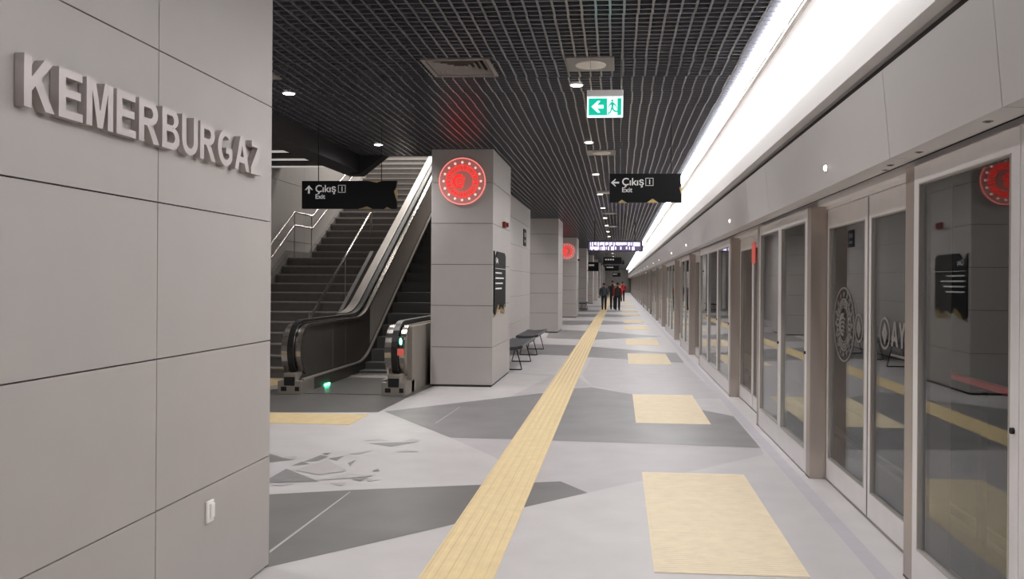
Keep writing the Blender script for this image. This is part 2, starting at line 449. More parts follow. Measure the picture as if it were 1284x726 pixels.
# ------------------------------------------------------------------ left station-name wall
def panelled(mb, face, axis, x_or_y, s_edges, z_edges, thick, gap=.006):
    """cladding panels on a core face; s runs along the face, panels separated by open joints"""
    for i in range(len(s_edges) - 1):
        for j in range(len(z_edges) - 1):
            s0, s1 = s_edges[i] + gap / 2, s_edges[i + 1] - gap / 2; z0, z1 = z_edges[j] + gap / 2, z_edges[j + 1] - gap / 2
            if axis == 'x': mb.box(x_or_y, x_or_y + thick, s0, s1, z0, z1)
            else: mb.box(s0, s1, x_or_y, x_or_y + thick, z0, z1)
YC = on_x(338, 600, XW).y
yj = on_x(198, 250, XW).y
pw = YC - yj
zs = [0.012] + [on_x(338, v, XW).z for v in (571, 427, 278, 133)] + [3.3, 4.0]
w = MB(); w.cur = 1
w.box(-3.4, XW - .02, YB, YC - .01, 0, 4.0); w.cur = 0
panelled(w, None, 'x', XW - .02, [YB] + [yj - 1.35 * k for k in (5, 4, 3, 2, 1)] + [yj, YC], zs, .02)
panelled(w, None, 'y', YC - .01, [-3.4, -2.65, XW], zs, .01)
wall = struct('wall_left', w, [M['panel'], M['gap']], 'large warm grey panelled wall carrying the station name', 'wall')

# raised letters
def bump_r(x0, yb, yt, xr, n=8):      # right-hand bowl from (x0,yb) to (x0,yt) with reach xr
    cy, ry = (yb + yt) / 2, (yt - yb) / 2
    return [(x0 + (xr - x0) * math.cos(a), cy + ry * math.sin(a)) for a in [(-PI / 2 + PI * i / n) for i in range(n + 1)]]
G = {}
G['K'] = (.85, [[(0, 0), (0, 1), (.21, 1), (.21, .6), (.56, 1), (.83, 1), (.46, .6), (.85, 0), (.59, 0), (.31, .44), (.21, .33), (.21, 0)]])
G['E'] = (.74, [[(0, 0), (0, 1), (.72, 1), (.72, .83), (.21, .83), (.21, .6), (.68, .6), (.68, .43), (.21, .43), (.21, .17), (.74, .17), (.74, 0)]])
G['M'] = (.92, [[(0, 0), (0, 1), (.3, 1), (.46, .36), (.62, 1), (.92, 1), (.92, 0), (.73, 0), (.73, .78), (.55, 0), (.37, 0), (.19, .78), (.19, 0)]])
G['R'] = (.86, [[(0, 0), (0, 1)] + bump_r(.48, .42, 1, .8)[::-1] + [(.62, .36), (.86, 0), (.61, 0), (.42, .3), (.33, .4), (.21, .4), (.21, 0)],
                [(.21, .58)] + bump_r(.46, .58, .83, .58) + [(.21, .83)]])
G['B'] = (.8, [[(0, 0), (0, 1)] + bump_r(.46, .53, 1, .75)[::-1] + bump_r(.48, 0, .56, .81)[::-1],
               [(.21, .6)] + bump_r(.44, .6, .84, .54) + [(.21, .84)], [(.21, .16)] + bump_r(.45, .16, .44, .59) + [(.21, .44)]])
G['U'] = (.8, [[(0, 1), (.21, 1)] + arc(.4, .37, .19, 180, 360, 10, .21) + [(.59, 1), (.8, 1)] + arc(.4, .38, .4, 0, -180, 14, .395)])
G['G'] = (.9, [arc(.47, .5, .47, 42, 325, 26, .515) + [(.88, .52), (.48, .52), (.48, .35), (.67, .35), (.67, .23)] + arc(.48, .5, .265, 310, 48, 22, .335)])
G['A'] = (.94, [[(0, 0), (.35, 1), (.59, 1), (.94, 0), (.71, 0), (.63, .22), (.3, .22), (.22, 0)], [(.36, .4), (.57, .4), (.465, .74)]])
G['Z'] = (.76, [[(0, 0), (0, .18), (.46, .83), (.05, .83), (.05, 1), (.74, 1), (.74, .83), (.29, .17), (.76, .17), (.76, 0)]])
G['Y'] = (.86, [[(.32, 0), (.32, .42), (0, 1), (.25, 1), (.43, .63), (.61, 1), (.86, 1), (.54, .42), (.54, 0)]])
word = 'KEMERBURGAZ'
ka = on_x(28, 100, XW + .03); kz = on_x(327, 200, XW + .03)
zb = on_x(327, 221, XW + .03).z; zt = on_x(327, 180.5, XW + .03).z
cap = .5 * (zt - zb) + .5 * (on_x(40, 71, XW + .03).z - on_x(40, 136, XW + .03).z)
zb = .5 * zb + .5 * on_x(40, 136, XW + .03).z
tot = sum(G[c][0] for c in word); gapw = ((kz.y - ka.y) / cap - tot) / 10
yy = ka.y
pos = ['first letter K', 'first letter E, next to the K', 'letter M', 'second letter E, between M and R', 'first letter R, after the second E', 'letter B', 'letter U', 'second letter R, between U and G', 'letter G', 'letter A', 'letter Z, last of the word']
for c, ps in zip(word, pos):
    wd, loops = G[c]
    L = [[(p[0] * cap, p[1] * cap) for p in lp] for lp in loops]
    ob = shape2d('sign_letter', L, M['letter'], (XW + .004, yy, zb), Y_, Z_, .032)
    tag(ob, f'raised metal {ps} of the wall name', 'letter', 'raised station name letters')
    b = Vector((XW, yy, zb))
    for v in ob.data.vertices: v.co -= b
    ob.location = b
    yy += (wd + gapw) * cap
# wall switch
p0 = on_x(261.5, 641, XW)
sw = thing('wall_switch', 'small white push switch low on the grey panelled wall', 'switch', p0)
h = .052
o = MB(); o.bbox(p0.x, p0.x + .012, p0.y - .032, p0.y + .032, p0.z - h, p0.z + h, .004); o.build('switch_plate', M['plastic'], sw)
o = MB(); o.bbox(p0.x + .012, p0.x + .02, p0.y - .008, p0.y + .026, p0.z - .032, p0.z + .036, .003); o.build('rocker', M['plastic'], sw)

# ------------------------------------------------------------------ columns and wall stretches on the left
def column(name, x0, x1, y0, y1, label, zj=(.62, 1.24, 1.86, 2.48, 3.1)):
    w = MB(); w.cur = 1; w.box(x0 + .015, x1 - .015, y0 + .015, y1 - .015, 0, 4.2); w.cur = 0
    ze = [.03] + list(zj) + [4.2]
    g = .008
    for a, b in zip(ze[:-1], ze[1:]):
        w.box(x0, x1, y0, y1, a + g / 2, b - g / 2)
    return struct(name, w, [M['panel'], M['gap']], label, 'column')
YC1 = on_z(578, 485).y
zc = [on_y(560, v, YC1).z for v in (435, 383, 331.5, 280, 229)]
XC0, XC1 = on_y(540, 400, YC1).x, on_y(618, 300, YC1).x
column('column', XC0, XC1, YC1, 14.45, 'grey panelled column nearest the escalator, with a red roundel', zc)
LASTC = [(26.0, 28.0), (37.2, 39.2), (49, 51), (61, 63), (73, 75), (85, 87), (97, 99), (109, 111)]
for i, (a, b) in enumerate(LASTC):
    lab = ['broad grey column beyond the benches', 'grey column with the smaller red roundel, beyond the broad one', 'plain grey column just beyond the second red roundel'][i] if i < 3 else \
        (f'distant grey column, {ordinal(i + 1)} in the row from the escalator' if i < 5 else 'tiny distant grey column near the end of the row')
    o = column('column', -2.85, -1.9, a, b, lab)
    if i >= 5: o['group'] = 'tiny distant columns'
w = MB(); w.cur = 1; w.box(-2.85, -2.5, 14.45, 23.1, 0, 4.2); w.cur = 0
panelled(w, None, 'x', -2.5, [14.45, 16.6, 18.8, 21.0, 23.1], [.02, .62, 1.24, 1.86, 2.48, 3.1, 4.2], .015)
w.box(-2.85, -2.485, 23.1, 23.11, .02, 4.2)
struct('wall_stairwell', w, [M['panel'], M['gap']], 'grey panelled wall behind the two benches', 'wall')
# closing walls behind the columns further on
w = MB(); w.box(-3.6, -3.3, 28.0, YE, 0, 4.2); w.box(-3.3, -2.86, 27.6, 27.8, 0, 4.2)
struct('wall_back', w, M['panel'], 'grey wall running behind the far row of columns', 'wall')
w = MB(); w.box(-3.6, 4.9, YE, YE + .2, -1.2, 4.3)
struct('wall_end', w, M['panel'], 'grey wall closing the far end of the platform', 'wall')

# ------------------------------------------------------------------ roundel emblems
def emblem(parent, c, ex, ey, R, mats, plate=True, pre=''):
    c = Vector(c); n = ex.cross(ey)
    if plate:
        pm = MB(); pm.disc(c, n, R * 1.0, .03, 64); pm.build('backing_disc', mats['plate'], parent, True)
        d0 = .03
    else: d0 = 0
    shape2d('rim_ring', [circ(R * .985, 64), circ(R * .95, 64)], mats['ring'], c, ex, ey, .006, parent, d0)
    for i in range(16):
        shape2d('star', [star(R * .79 * math.cos(PI / 2 + i * PI / 8), R * .79 * math.sin(PI / 2 + i * PI / 8), R * .07)], mats['star'], c, ex, ey, .006, parent, d0)
    segs = [circ(R * .69, 48), circ(R * .665, 48), circ(R * .47, 48), circ(R * .45, 48)]
    for i in range(26):
        a0 = i * 360 / 26; a1 = a0 + (8 if i % 3 else 5)
        segs.append(arc(0, 0, R * .64, a0, a1, 3) + arc(0, 0, R * .50, a1, a0, 3))
    shape2d('wheel_ring', segs, mats['main'], c, ex, ey, .006, parent, d0)
    figs = [arc(-R * .10, 0, R * .30, 70, 290, 20) + arc(-R * .05, 0, R * .235, 282, 78, 18)]
    for k in range(4):
        y = R * (.17 - .11 * k); xw = R * (.13 - .02 * k)
        figs.append([(-R * .24, y), (-R * .06, y + R * .05), (xw, y - R * .01), (xw * .9, y - R * .06), (-R * .06, y - R * .01), (-R * .24, y - R * .05)])
    shape2d('globe_figure', figs, mats['main'], c, ex, ey, .006, parent, d0)
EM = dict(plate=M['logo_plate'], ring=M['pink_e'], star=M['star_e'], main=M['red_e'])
c1 = on_y(580, 227.5, YC1); R1 = (on_y(609.5, 227, YC1).x - on_y(550.5, 227, YC1).x) / 2
r = thing('roundel_sign', 'lit red roundel emblem on the column beside the escalator', 'sign', c1, 'lit red roundels')
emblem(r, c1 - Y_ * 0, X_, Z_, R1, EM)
c2 = on_y(711, 315, 37.2)
r2 = thing('roundel_sign', 'smaller lit red roundel on the far grey column', 'sign', c2, 'lit red roundels')
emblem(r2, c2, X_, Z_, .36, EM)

# things on the nearest column's platform face
XA = XC1
pa = on_x(631, 282, XA)
al = thing('fire_alarm', 'dark red sounder box on the side of the nearest column', 'alarm', pa, 'alarm sounders on columns')
o = MB(); o.bbox(pa.x, pa.x + .055, pa.y - .09, pa.y + .09, pa.z - .05, pa.z + .05, .012); o.build('mounting_box', M['red'], al)
o = MB(); o.disc((pa.x + .055, pa.y, pa.z), X_, .04, .035, 20, .032); o.build('sounder', M['red'], al, True)
dup(al, (-1.9, 38.4, 2.62), 'dark sounder box on the side of the column with the smaller roundel')
dup(al, (-1.9, 50.2, 2.3), 'tiny dark box on the side of the plain column past the roundels')
# information board with torn gold edge
y0, y1 = on_x(618.5, 350, XA).y, on_x(632.5, 350, XA).y
zt_, zb_ = on_x(625, 316, XA).z, on_x(625, 396, XA).z
ib = thing('information_sign', 'black information board with torn gold edge on column side', 'board', (XA, (y0 + y1) / 2, zb_))
W, H = y1 - y0, zt_ - zb_
shape2d('board_panel', [[(0, .08), (.1 * W, .02), (.2 * W, .12), (.35 * W, .2), (.5 * W, .1), (.62 * W, .16), (.8 * W, .08), (.9 * W, .2), (W, .12), (W, H - .05), (.9 * W, H), (.25 * W, H), (.12 * W, H - .12), (0, H)]], M['blackgloss'], (XA, y0, zb_), Y_, Z_, .02, ib)
shape2d('gold_edge', [[(0.02, .0), (.1 * W, .06), (.2 * W, .16), (.35 * W, .24), (.42 * W, .14), (.3 * W, .05)], [(.6 * W, .05), (.72 * W, .17), (.82 * W, .09), (.95 * W, .22), (.98 * W, .02)]], M['gold'], (XA, y0, zb_), Y_, Z_, .016, ib)
bars = []
for k, z in enumerate((.42, .50, .58, .66)):
    bars.append([(.08 * W, z * H), ((.62 + .09 * (k % 3)) * W, z * H), ((.62 + .09 * (k % 3)) * W, z * H + .022), (.08 * W, z * H + .022)])
bars.append([(.06 * W, .735 * H), (W, .735 * H), (W, .735 * H + .008), (.06 * W, .735 * H + .008)])
shape2d('text_lines', bars, M['text'], (XA, y0, zb_), Y_, Z_, .003, ib, .02)
text2d('heading', 'Çıkış', .11, M['text'], (XA, y0 + .1 * W, zb_ + .83 * H), Y_, Z_, .003, ib, .02)
# small dark sign on the wall behind the benches
ps = on_x(657.5, 298, -2.485)
o = thing('wall_sign', 'narrow dark sign high on the panelled wall above the benches', 'sign', ps)
k = MB(); k.bbox(ps.x, ps.x + .02, ps.y - .28, ps.y + .28, ps.z - .22, ps.z + .22, .005); k.build('sign_plate', M['blackgloss'], o)
shape2d('pictogram', [[(-.15, .02), (.15, .02), (.15, .13), (-.15, .13)], [(-.15, -.13), (.15, -.13), (.15, -.06), (-.15, -.06)]], M['etched'], ps, Y_, Z_, .003, o, .02)

# ------------------------------------------------------------------ benches
def make_bench(label):
    root = thing('bench', label, 'bench', (0, 0, 0), 'dark upholstered benches along the wall')
    L, x0, x1 = 2.25, -.50, 0.0
    prof = [(x0, .40), (x0 + .02, .455), (x0 + .20, .44), (x1 - .12, .45), (x1 - .01, .475), (x1, .45), (x1 - .02, .415), (x1 - .2, .385), (x0 + .05, .385)]
    s = MB(); s.prism(prof, 1, 0, L)
    o = s.build('seat', M['seat'], root); bv = o.modifiers.new('soft', 'BEVEL'); bv.width = .015; bv.segments = 3
    for yy in (.35, 1.9):
        lg = MB(); zz = .395
        lg.tube([(x0 + .16, yy, zz), (x0 + .06, yy, .02), (x0 + .075, yy, .011), (x1 - .075, yy, .011), (x1 - .06, yy, .02), (x1 - .16, yy, zz)], .011, 8)
        lg.build('leg', M['tube'], root, True)
    return root
bA = make_bench('dark upholstered bench half hidden behind the nearest column'); bA.location = (-1.68, 14.55, 0)
dup(bA, (-1.70, 17.6, 0), 'dark upholstered bench further from the nearest column, fully in view')
dup(bA, (-1.72, 46.2, 0), 'small distant dark bench against the plain far column')

# ------------------------------------------------------------------ stairs
RISE, RUN, SX0, SX1, SY0 = .1715, .30, -6.75, -4.98, on_z(350, 474).y
st = thing('staircase', 'dark granite stairs rising beside the escalator', 'stairs', (-5.8, SY0, 0))
def step(i, y, z, depth):
    k = MB(); k.cur = 1
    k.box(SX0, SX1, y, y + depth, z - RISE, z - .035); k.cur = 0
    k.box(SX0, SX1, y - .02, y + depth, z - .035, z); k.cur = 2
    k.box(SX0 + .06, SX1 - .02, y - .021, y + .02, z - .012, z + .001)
    k.build('step', [M['stair'], M['stair_riser'], M['nosing_highlight']], st)
for i in range(12):
    step(i, SY0 + i * RUN, (i + 1) * RISE, 1.45 if i == 11 else RUN + .02)
YL = SY0 + 11 * RUN + 1.3; ZL = 12 * RISE
for i in range(24):
    step(i, YL + i * RUN, ZL + (i + 1) * RISE, RUN + .02)
YT, ZT = YL + 24 * RUN, ZL + 24 * RISE
# under-structure and stringers (parts)
k = MB()
prof = [(SY0, 0), (SY0 + 12 * RUN, ZL - .2), (YL, ZL - .2), (YT, ZT - .2), (YT, -.0)]
k.prism(prof, 0, SX0 + .02, SX1 - .01); k.build('carriage', M['stair_riser'], st)
for sx in (SX0, SX1):
    k = MB(); d = .16
    prof = [(SY0 - .05, 0), (SY0 - .05, d), (SY0 + 11 * RUN, 12 * RISE + d - .02), (YL - .05, ZL + d - .02), (YT, ZT + d), (YT, ZT - .3), (YL, ZL - .3), (SY0 + 12 * RUN, ZL - .4), (SY0 + .4, 0)]
    k.prism(prof, 0, sx - .04, sx + .03); k.build('stringer', M['stair'], st)
# side wall left of the stairs
w = MB(); w.cur = 1; w.box(-9.5, SX0 - .07, 4.75, 32, 0, 7.5); w.cur = 0
panelled(w, None, 'x', SX0 - .07, [4.75, 7.5, 10, 12.5, 15, 17.5, 20, 22.5, 25, 27.5, 32], [.02, 1.2, 2.4, 3.6, 4.8, 6.0, 7.5], .02, .008)
struct('wall_stairs', w, [M['panel'], M['gap']], 'dim grey panelled wall left of the stairs', 'wall')
w = MB(); w.box(-9, XC0 - .02, 27.6, 27.8, 0, 8)
struct('wall_upper', w, M['panel'], 'dim wall at the head of the stairs', 'wall')
w = MB(); w.box(-6.85, -2.9, 13.12, 28, 7.5, 7.7)
struct('ceiling_upper', w, M['bulk'], 'dark ceiling over the upper part of the stairwell', 'ceiling')
w = MB(); w.box(-6.85, XC0, YT, 27.6, ZT - .3, ZT)
struct('floor_upper', w, M['stair'], 'upper landing at the head of the stairs', 'floor')
# handrails: left double rail on the wall, right single rail
def stair_rail(name, x, hs, label, single=False):
    root = thing(name, label, 'handrail', (x, SY0, 0))
    a = SY0 + 11.2 * RUN
    for hgt in hs:
        k = MB(); s0 = SY0 - .1
        path = [(x, s0, hgt), (x, SY0 + .05, hgt), (x, a, ZL + hgt - .02), (x, YL - .25, ZL + hgt - .02), (x, YT, ZT + hgt - .05)]
        if single: path = [(x, SY0 + .1, hgt - .5), (x, SY0 + .06, hgt - .1), (x, SY0 + .1, hgt), (x, a + .1, ZL + hgt), (x, a + .16, ZL + hgt), (x, a + .18, ZL + hgt - .06), (x, a + .16, ZL + hgt - .4)]
        k.tube(path, .021, 10)
        k.build('rail', M['steel_bright'], root, True)
    for yy, zz in ((SY0 + .15, RISE), (SY0 + 6.5 * RUN, 7 * RISE), (a + .02, ZL), (YL - .28, ZL), (YL + 7.5 * RUN, ZL + 8 * RISE), (YL + 15.5 * RUN, ZL + 16 * RISE), (YL + 22.5 * RUN, ZL + 23 * RISE)):
        if single and yy > a: continue
        k = MB(); k.tube([(x, yy, zz + .002), (x, yy, zz + max(hs) - .04)], .012, 8); k.build('post', M['steel_mid'], root, True)
    return root
stair_rail('handrail', SX0 + .12, (.95, .68), 'double steel handrail along the wall side of the stairs')
stair_rail('handrail', SX1 - .10, (.92,), 'single steel handrail between the stairs and the escalator', True)

# ------------------------------------------------------------------ escalator
EX0, EX1 = -4.58, -3.10         # handrail centre lines
EY = on_z(376, 495).y           # front of newel bases
esc = thing('escalator', 'steel escalator with black handrails beside the column', 'escalator', ((EX0 + EX1) / 2, EY, 0))
SLOPE = math.radians(30.3); YS = 14.25
def hpath(off=0.0, front=True, top=9.2):
    """handrail centre path (y, z) shifted inward by off"""
    pts = []; cy, cz, R = EY + .42, .60, .40 - off
    if front:
        for i in range(15):
            a = math.radians(-112 - i * (158 / 14)); pts.append((cy + R * math.cos(a) * .95, cz + R * math.sin(a)))
    else: pts.append((cy, cz + R))
    zt = cz + R; r = 1.6
    ys = YS - r * math.tan(SLOPE / 2)
    for i in range(9):
        a = SLOPE * i / 8; pts.append((ys + (r + off) * math.sin(a), zt + (r + off) * (1 - math.cos(a))))
    y1, z1 = pts[-1]; pts.append((y1 + top, z1 + top * math.tan(SLOPE)))
    return pts
def spath(z0, y_off=0.0, top=9.2, y_start=None):
    r = 1.4; ys = YS + y_off - r * math.tan(SLOPE / 2)
    pts = [(y_start if y_start is not None else EY + .3, z0)]
    for i in range(9):
        a = SLOPE * i / 8; pts.append((ys + r * math.sin(a), z0 + r * (1 - math.cos(a))))
    y1, z1 = pts[-1]; pts.append((y1 + top, z1 + top * math.tan(SLOPE)))
    return pts
def between(mb, lower, upper, x0, x1, hi_y=None):
    mb.prism(list(lower) + list(upper)[::-1], 0, x0, x1)
for side, hx in ((1, EX0), (-1, EX1)):          # side: direction towards the steps
    k = MB(); k.sweep(hpath(0), hx - .042, hx + .042, -.012, .03); k.build('handrail', M['rubber'], esc)
    k = MB(); k.sweep(hpath(.05), hx - .15, hx - .045, -.02, .02); k.sweep(hpath(.05), hx + .045, hx + .13, -.02, .02); k.sweep(hpath(.06), hx - .05, hx + .05, -.02, .012)
    k.build('deck_cover', M['steel_bright'], esc)
    # inner panels: one steel, dark level and lighter inclined reflections put into the colour; closed body between skirt and deck
    up = hpath(.075); lo = spath(.2, 0)
    xa, xb = (hx - .12, hx + .10)
    yb = YS + .45
    # split at yb by clipping polylines
    def clip(path, yc, left=True):
        out = []
        for (p, q) in zip(path[:-1], path[1:]):
            if (p[0] <= yc) == left: out.append(p)
            if (p[0] - yc) * (q[0] - yc) < 0:
                t_ = (yc - p[0]) / (q[0] - p[0]); out.append((yc, p[1] + t_ * (q[1] - p[1])))
        if (path[-1][0] <= yc) == left: out.append(path[-1])
        return out
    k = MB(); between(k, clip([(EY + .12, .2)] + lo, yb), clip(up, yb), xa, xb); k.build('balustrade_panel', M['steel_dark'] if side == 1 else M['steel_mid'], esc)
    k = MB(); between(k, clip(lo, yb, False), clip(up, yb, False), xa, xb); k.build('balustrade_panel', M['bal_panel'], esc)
    for yj_ in (12.75, 13.35):
        k = MB(); k.box(hx + side * .10, hx + side * .1015, yj_, yj_ + .008, .22, .9); k.build('panel_joint', M['steel_mid'], esc)
    # skirt
    sk = spath(.2, 0, y_start=EY + .12); base = [(p[0], p[1] - .35 if p[1] > .36 else 0.0) for p in sk]
    x_in = hx + side * .16
    k = MB(); k.prism(base + sk[::-1], 0, hx - .12, x_in); k.build('skirt', M['steel_dark'], esc)
    k = MB(); k.sweep(spath(.2, 0, y_start=EY + .12), x_in - .03, x_in + .008, -.012, .014); k.build('skirt_trim', M['trim_s'], esc)
    # newel base with inlet boot
    k = MB(); k.bbox(hx - .17, hx + .17, EY, EY + .5, 0, .19, .01); k.bbox(hx - .09, hx + .09, EY + .01, EY + .3, .17, .30, .012); nb = k.build('newel_base', M['steel_mid'], esc)
    k = MB(); k.box(hx - .075, hx + .075, EY - .004, EY + .01, .125, .245); k.build('handrail_inlet', M['black'], nb)
    k = MB(); k.box(hx + .08, hx + .14, EY - .003, EY + .02, .05, .11); k.build('sensor_window', M['black'], nb)
    k = MB(); k.box(hx - .12, hx - .04, EY - .003, EY + .02, .05, .11); k.build('sensor_window', M['black'], nb)
# stainless capping along the stair side of the left balustrade
cp = [q for q in hpath(0) if q[0] > 13.0 and q[1] > .95]
k = MB(); k.sweep(cp, EX0 - .20, EX0 - .05, -.10, .05); k.build('side_capping', M['steel_cap'], esc, True)
# outer cladding of the right balustrade below the deck
k = MB(); k.prism([(EY + .35, 0), (13.2, 0), (13.2, .95), (EY + .35, .95)], 0, EX1 + .10, EX1 + .17); k.build('outer_cladding', M['steel_mid'], esc)
k = MB(); k.prism([(EY + .4, 0), (16, 0), (22.9, 4.5), (22.9, 5.2), (14.2, .25), (EY + .4, .2)], 0, EX0 - .24, EX0 - .12); k.build('outer_cladding', M['steel_mid'], esc)
# floor plate and steps
k = MB(); k.box(EX0 + .16, EX1 - .16, EY + .1, 13.3, .0, .012); k.build('floor_plate', M['plate'], esc)
k = MB(); k.prism([(13.3, 0), (13.3, .012), (13.5, .03), (13.5, 0)], 0, EX0 + .16, EX1 - .16)
for i in range(24):
    x = EX0 + .2 + i * (EX1 - EX0 - .4) / 23; k.box(x - .006, x + .006, 13.45, 13.62, .005, .026)
k.build('comb_plate', M['steel_mid'], esc)
rise, run = .20, .20 / math.tan(SLOPE)
sn = 26; yst, zst = 13.55, .02
hs = [0.02, .07, .17]
for i in range(sn):
    if i < 3: z = [.02, .06, .17][i]; zprev = [0, .02, .06][i]
    else: z = .17 + (i - 2) * rise; zprev = z - rise
    y0 = yst + i * run
    k = MB(); x0, x1 = EX0 + .165, EX1 - .165
    k.box(x0, x1, y0, y0 + run + .05, z - .05, z); k.box(x0, x1, y0 + .004, y0 + .04, zprev - .06, z - .02)
    k.build('step', M['stepd'], esc)
    if z > 5.2: break
# indicator lamps
pg = on_x(410, 483, EX0 + .162)
k = MB(); k.bbox(EX0 + .158, EX0 + .172, pg.y - .10, pg.y + .10, pg.z - .03, pg.z + .03, .005); k.build('green_lamp', M['green_l'], esc)
xr = EX1 + .088; zr = on_y(501, 427, EY + .06).z
k = MB(); k.bbox(xr - .045, xr + .042, EY + .035, EY + .08, .70, .82, .006); dp = k.build('display_box', M['steel_dark'], esc)
# ring segments face the camera at the newel front: the indicator sits just under the top of the curve
shape2d('green_figure', [circ(.012, 14, 0, .032), [(-.018, .014), (.018, .014), (.014, -.02), (.01, -.045), (-.01, -.045), (-.014, -.02)]], M['green_l'], (xr, EY + .035, .76), X_, Z_, .002, dp)
k = MB(); k.bbox(xr - .042, xr + .040, EY + .008, EY + .05, .565, .655, .006); k.build('red_notice', M['red_s'], esc)

# ------------------------------------------------------------------ platform screen
def leaf_parts(root, w, z0, z1, st_w=.065, top=.12, bot=.2, th=.045, knob=None, seal=False):
    """framed glass leaf; local: platform face at x = 0, y 0..w"""
    f = MB()
    f.box(0, th, 0, st_w, z0, z1); f.box(0, th, w - st_w, w, z0, z1)
    f.box(0, th, st_w, w - st_w, z0, z0 + bot); f.box(0, th, st_w, w - st_w, z1 - top, z1)
    fo = f.build('frame', M['alu'], root)
    g = MB(); g.box(th * .4, th * .4 + .01, st_w - .004, w - st_w + .004, z0 + bot - .004, z1 - top + .004); g.build('pane', M['glass'], root)
    g = MB()
    e = .008
    for a in ((st_w, st_w + e, z0 + bot, z1 - top), (w - st_w - e, w - st_w, z0 + bot, z1 - top), (st_w, w - st_w, z0 + bot, z0 + bot + e), (st_w, w - st_w, z1 - top - e, z1 - top)):
        g.box(-.003, th * .4, a[0], a[1], a[2], a[3])
    g.build('glazing_bead', M['trim_s'], fo)
    if seal:
        g = MB(); g.box(.004, th - .004, -.012, 0, z0, z1); g.box(.004, th - .004, w, w + .012, z0, z1); g.build('rubber_seal', M['rubber'], root)
    if knob is not None:
        k = MB(); k.disc((0, knob, 1.02), -X_, .013, .012, 16); k.build('lock', M['black'], root, True)
GL, GF, GP = 'sliding glass screen door leaves', 'fixed glass screen panels', 'steel screen door pillars'
SZ0, SZ1 = .015, 2.2
# prototypes
W_OPEN = 2.38 - .13
wl = W_OPEN / 2 - .03
protoS = None; protoP = None; protoF = {}
def bayname(i): return ordinal(i)
bay = 0
for i, (a, b) in enumerate(OPEN):
    if b < 1.5:
        vis_i = None
    idx = i - next(j for j, q in enumerate(OPEN) if q[1] > 3)
    if idx < -1: continue
    far = idx >= 9
    nm = 'nearest' if idx <= 0 else ordinal(idx)
    # pillars: near end (y a..a+.13) and far end (b..b+.11)
    for e, (yy, wdt) in enumerate(((a, .13), (b, .13))):
        if protoP is None:
            protoP = thing('door_pillar', '', 'pillar', (0, 0, 0), GP)
            k = MB(); k.bbox(XF, XR + .07, 0, .13, 0, ZD - .02, .004); k.build('post', M['steel'], protoP)
            k = MB(); k.box(XF - .002, XR + .07, .005, .125, 0, .012); k.build('foot_plate', M['steel_dark'], protoP); r = protoP
        else: r = dup(protoP)
        r.location = (0, yy, 0)
        if idx < 0: r['label'] = 'steel screen pillar beside the camera, beyond the right edge of the view'
        elif far: r['label'] = 'tiny distant steel pillar of the farthest screen doors'
        else: r['label'] = f'steel pillar at the {"near" if e == 0 else "far"} side of the {nm if idx > 0 else "nearest"} sliding door pair' + ('' if idx <= 0 else ', counting beyond the nearest')
    # sliding leaves
    for e in range(2):
        yy = a + .144 + e * (wl + .03)
        if protoS is None:
            protoS = thing('sliding_door', '', 'glass door', (0, 0, 0), GL)
            leaf_parts(protoS, wl, SZ0, SZ1, .06, .15, .17, .04, knob=None, seal=True); r = protoS
        else: r = dup(protoS)
        r.location = (XR, yy, 0)
        side = 'nearer' if e == 0 else 'farther'
        if idx < 0: r['label'] = 'sliding glass leaf beside the camera, beyond the right edge of the view'
        elif far: r['label'] = 'tiny distant sliding glass leaf among the farthest screen doors'
        elif idx == 0: r['label'] = ('glass sliding door leaf etched with a diamond roundel and white letters' if e == 0 else 'glass sliding door leaf etched with a large starred emblem beside the steel pillar')
        else: r['label'] = f'{side} glass leaf of the {nm} sliding door pair counting beyond the nearest'
    # header over the opening
    # flush fixed panels up to the next opening
    nxt = OPEN[i + 1][0] if i + 1 < len(OPEN) else b + 2.5
    y0, y1 = b + .13, nxt
    nleaf = 2 if (y1 - y0) < 3.2 else 3
    wF = (y1 - y0) / nleaf - .006
    for e in range(nleaf):
        key = round(wF, 2)
        yy = y0 + e * (wF + .006) + .003
        if key not in protoF:
            protoF[key] = thing('screen_panel', '', 'glass panel', (0, 0, 0), GF); leaf_parts(protoF[key], wF, SZ0, ZD - .03, .075, .10, .19, .045, knob=.04); r = protoF[key]
        else: r = dup(protoF[key])
        r.location = (XF, yy, 0)
        if idx < -1: r['label'] = 'fixed glass panel out of frame'
        elif idx == -1: r['label'] = 'large framed glass panel in the right foreground reflecting the red roundel' if e == nleaf - 1 else 'framed glass panel cut off at the right edge of the frame'
        elif far: r['label'] = 'tiny distant fixed glass panel among the farthest screen doors'
        else: r['label'] = f'{["nearer", "middle", "farther"][e] if nleaf == 3 else ["nearer", "farther"][e]} fixed glass panel in the {ordinal(idx)} stretch beyond the nearest sliding doors'
# continuous header box above the leaves and threshold below
k = MB(); k.box(XR - .01, XR + .12, YB, YE, SZ1 + .005, ZD + .25); k.box(XF + .05, XR, YB, YE, ZD - .028, ZD + .02)
struct('trim_3', k, M['alu'], 'grey header rail above the sliding screen doors', 'header')
k = MB(); k.box(XR - .005, 1.86, YB, YE, 0, .012)
struct('trim_4', k, M['steel_mid'], 'metal threshold under the sliding screen doors', 'threshold')
# red notice on the narrow post of the second opening
ns = on_x(945.5, 317, XR - .004)
o = MB(); o.bbox(XR - .014, XR - .0025, ns.y - .12, ns.y + .12, ns.z - .13, ns.z + .13, .003)
tag(o.build('warning_sticker', M['red_s']), 'small red notice near the top of a distant screen door', 'sticker')

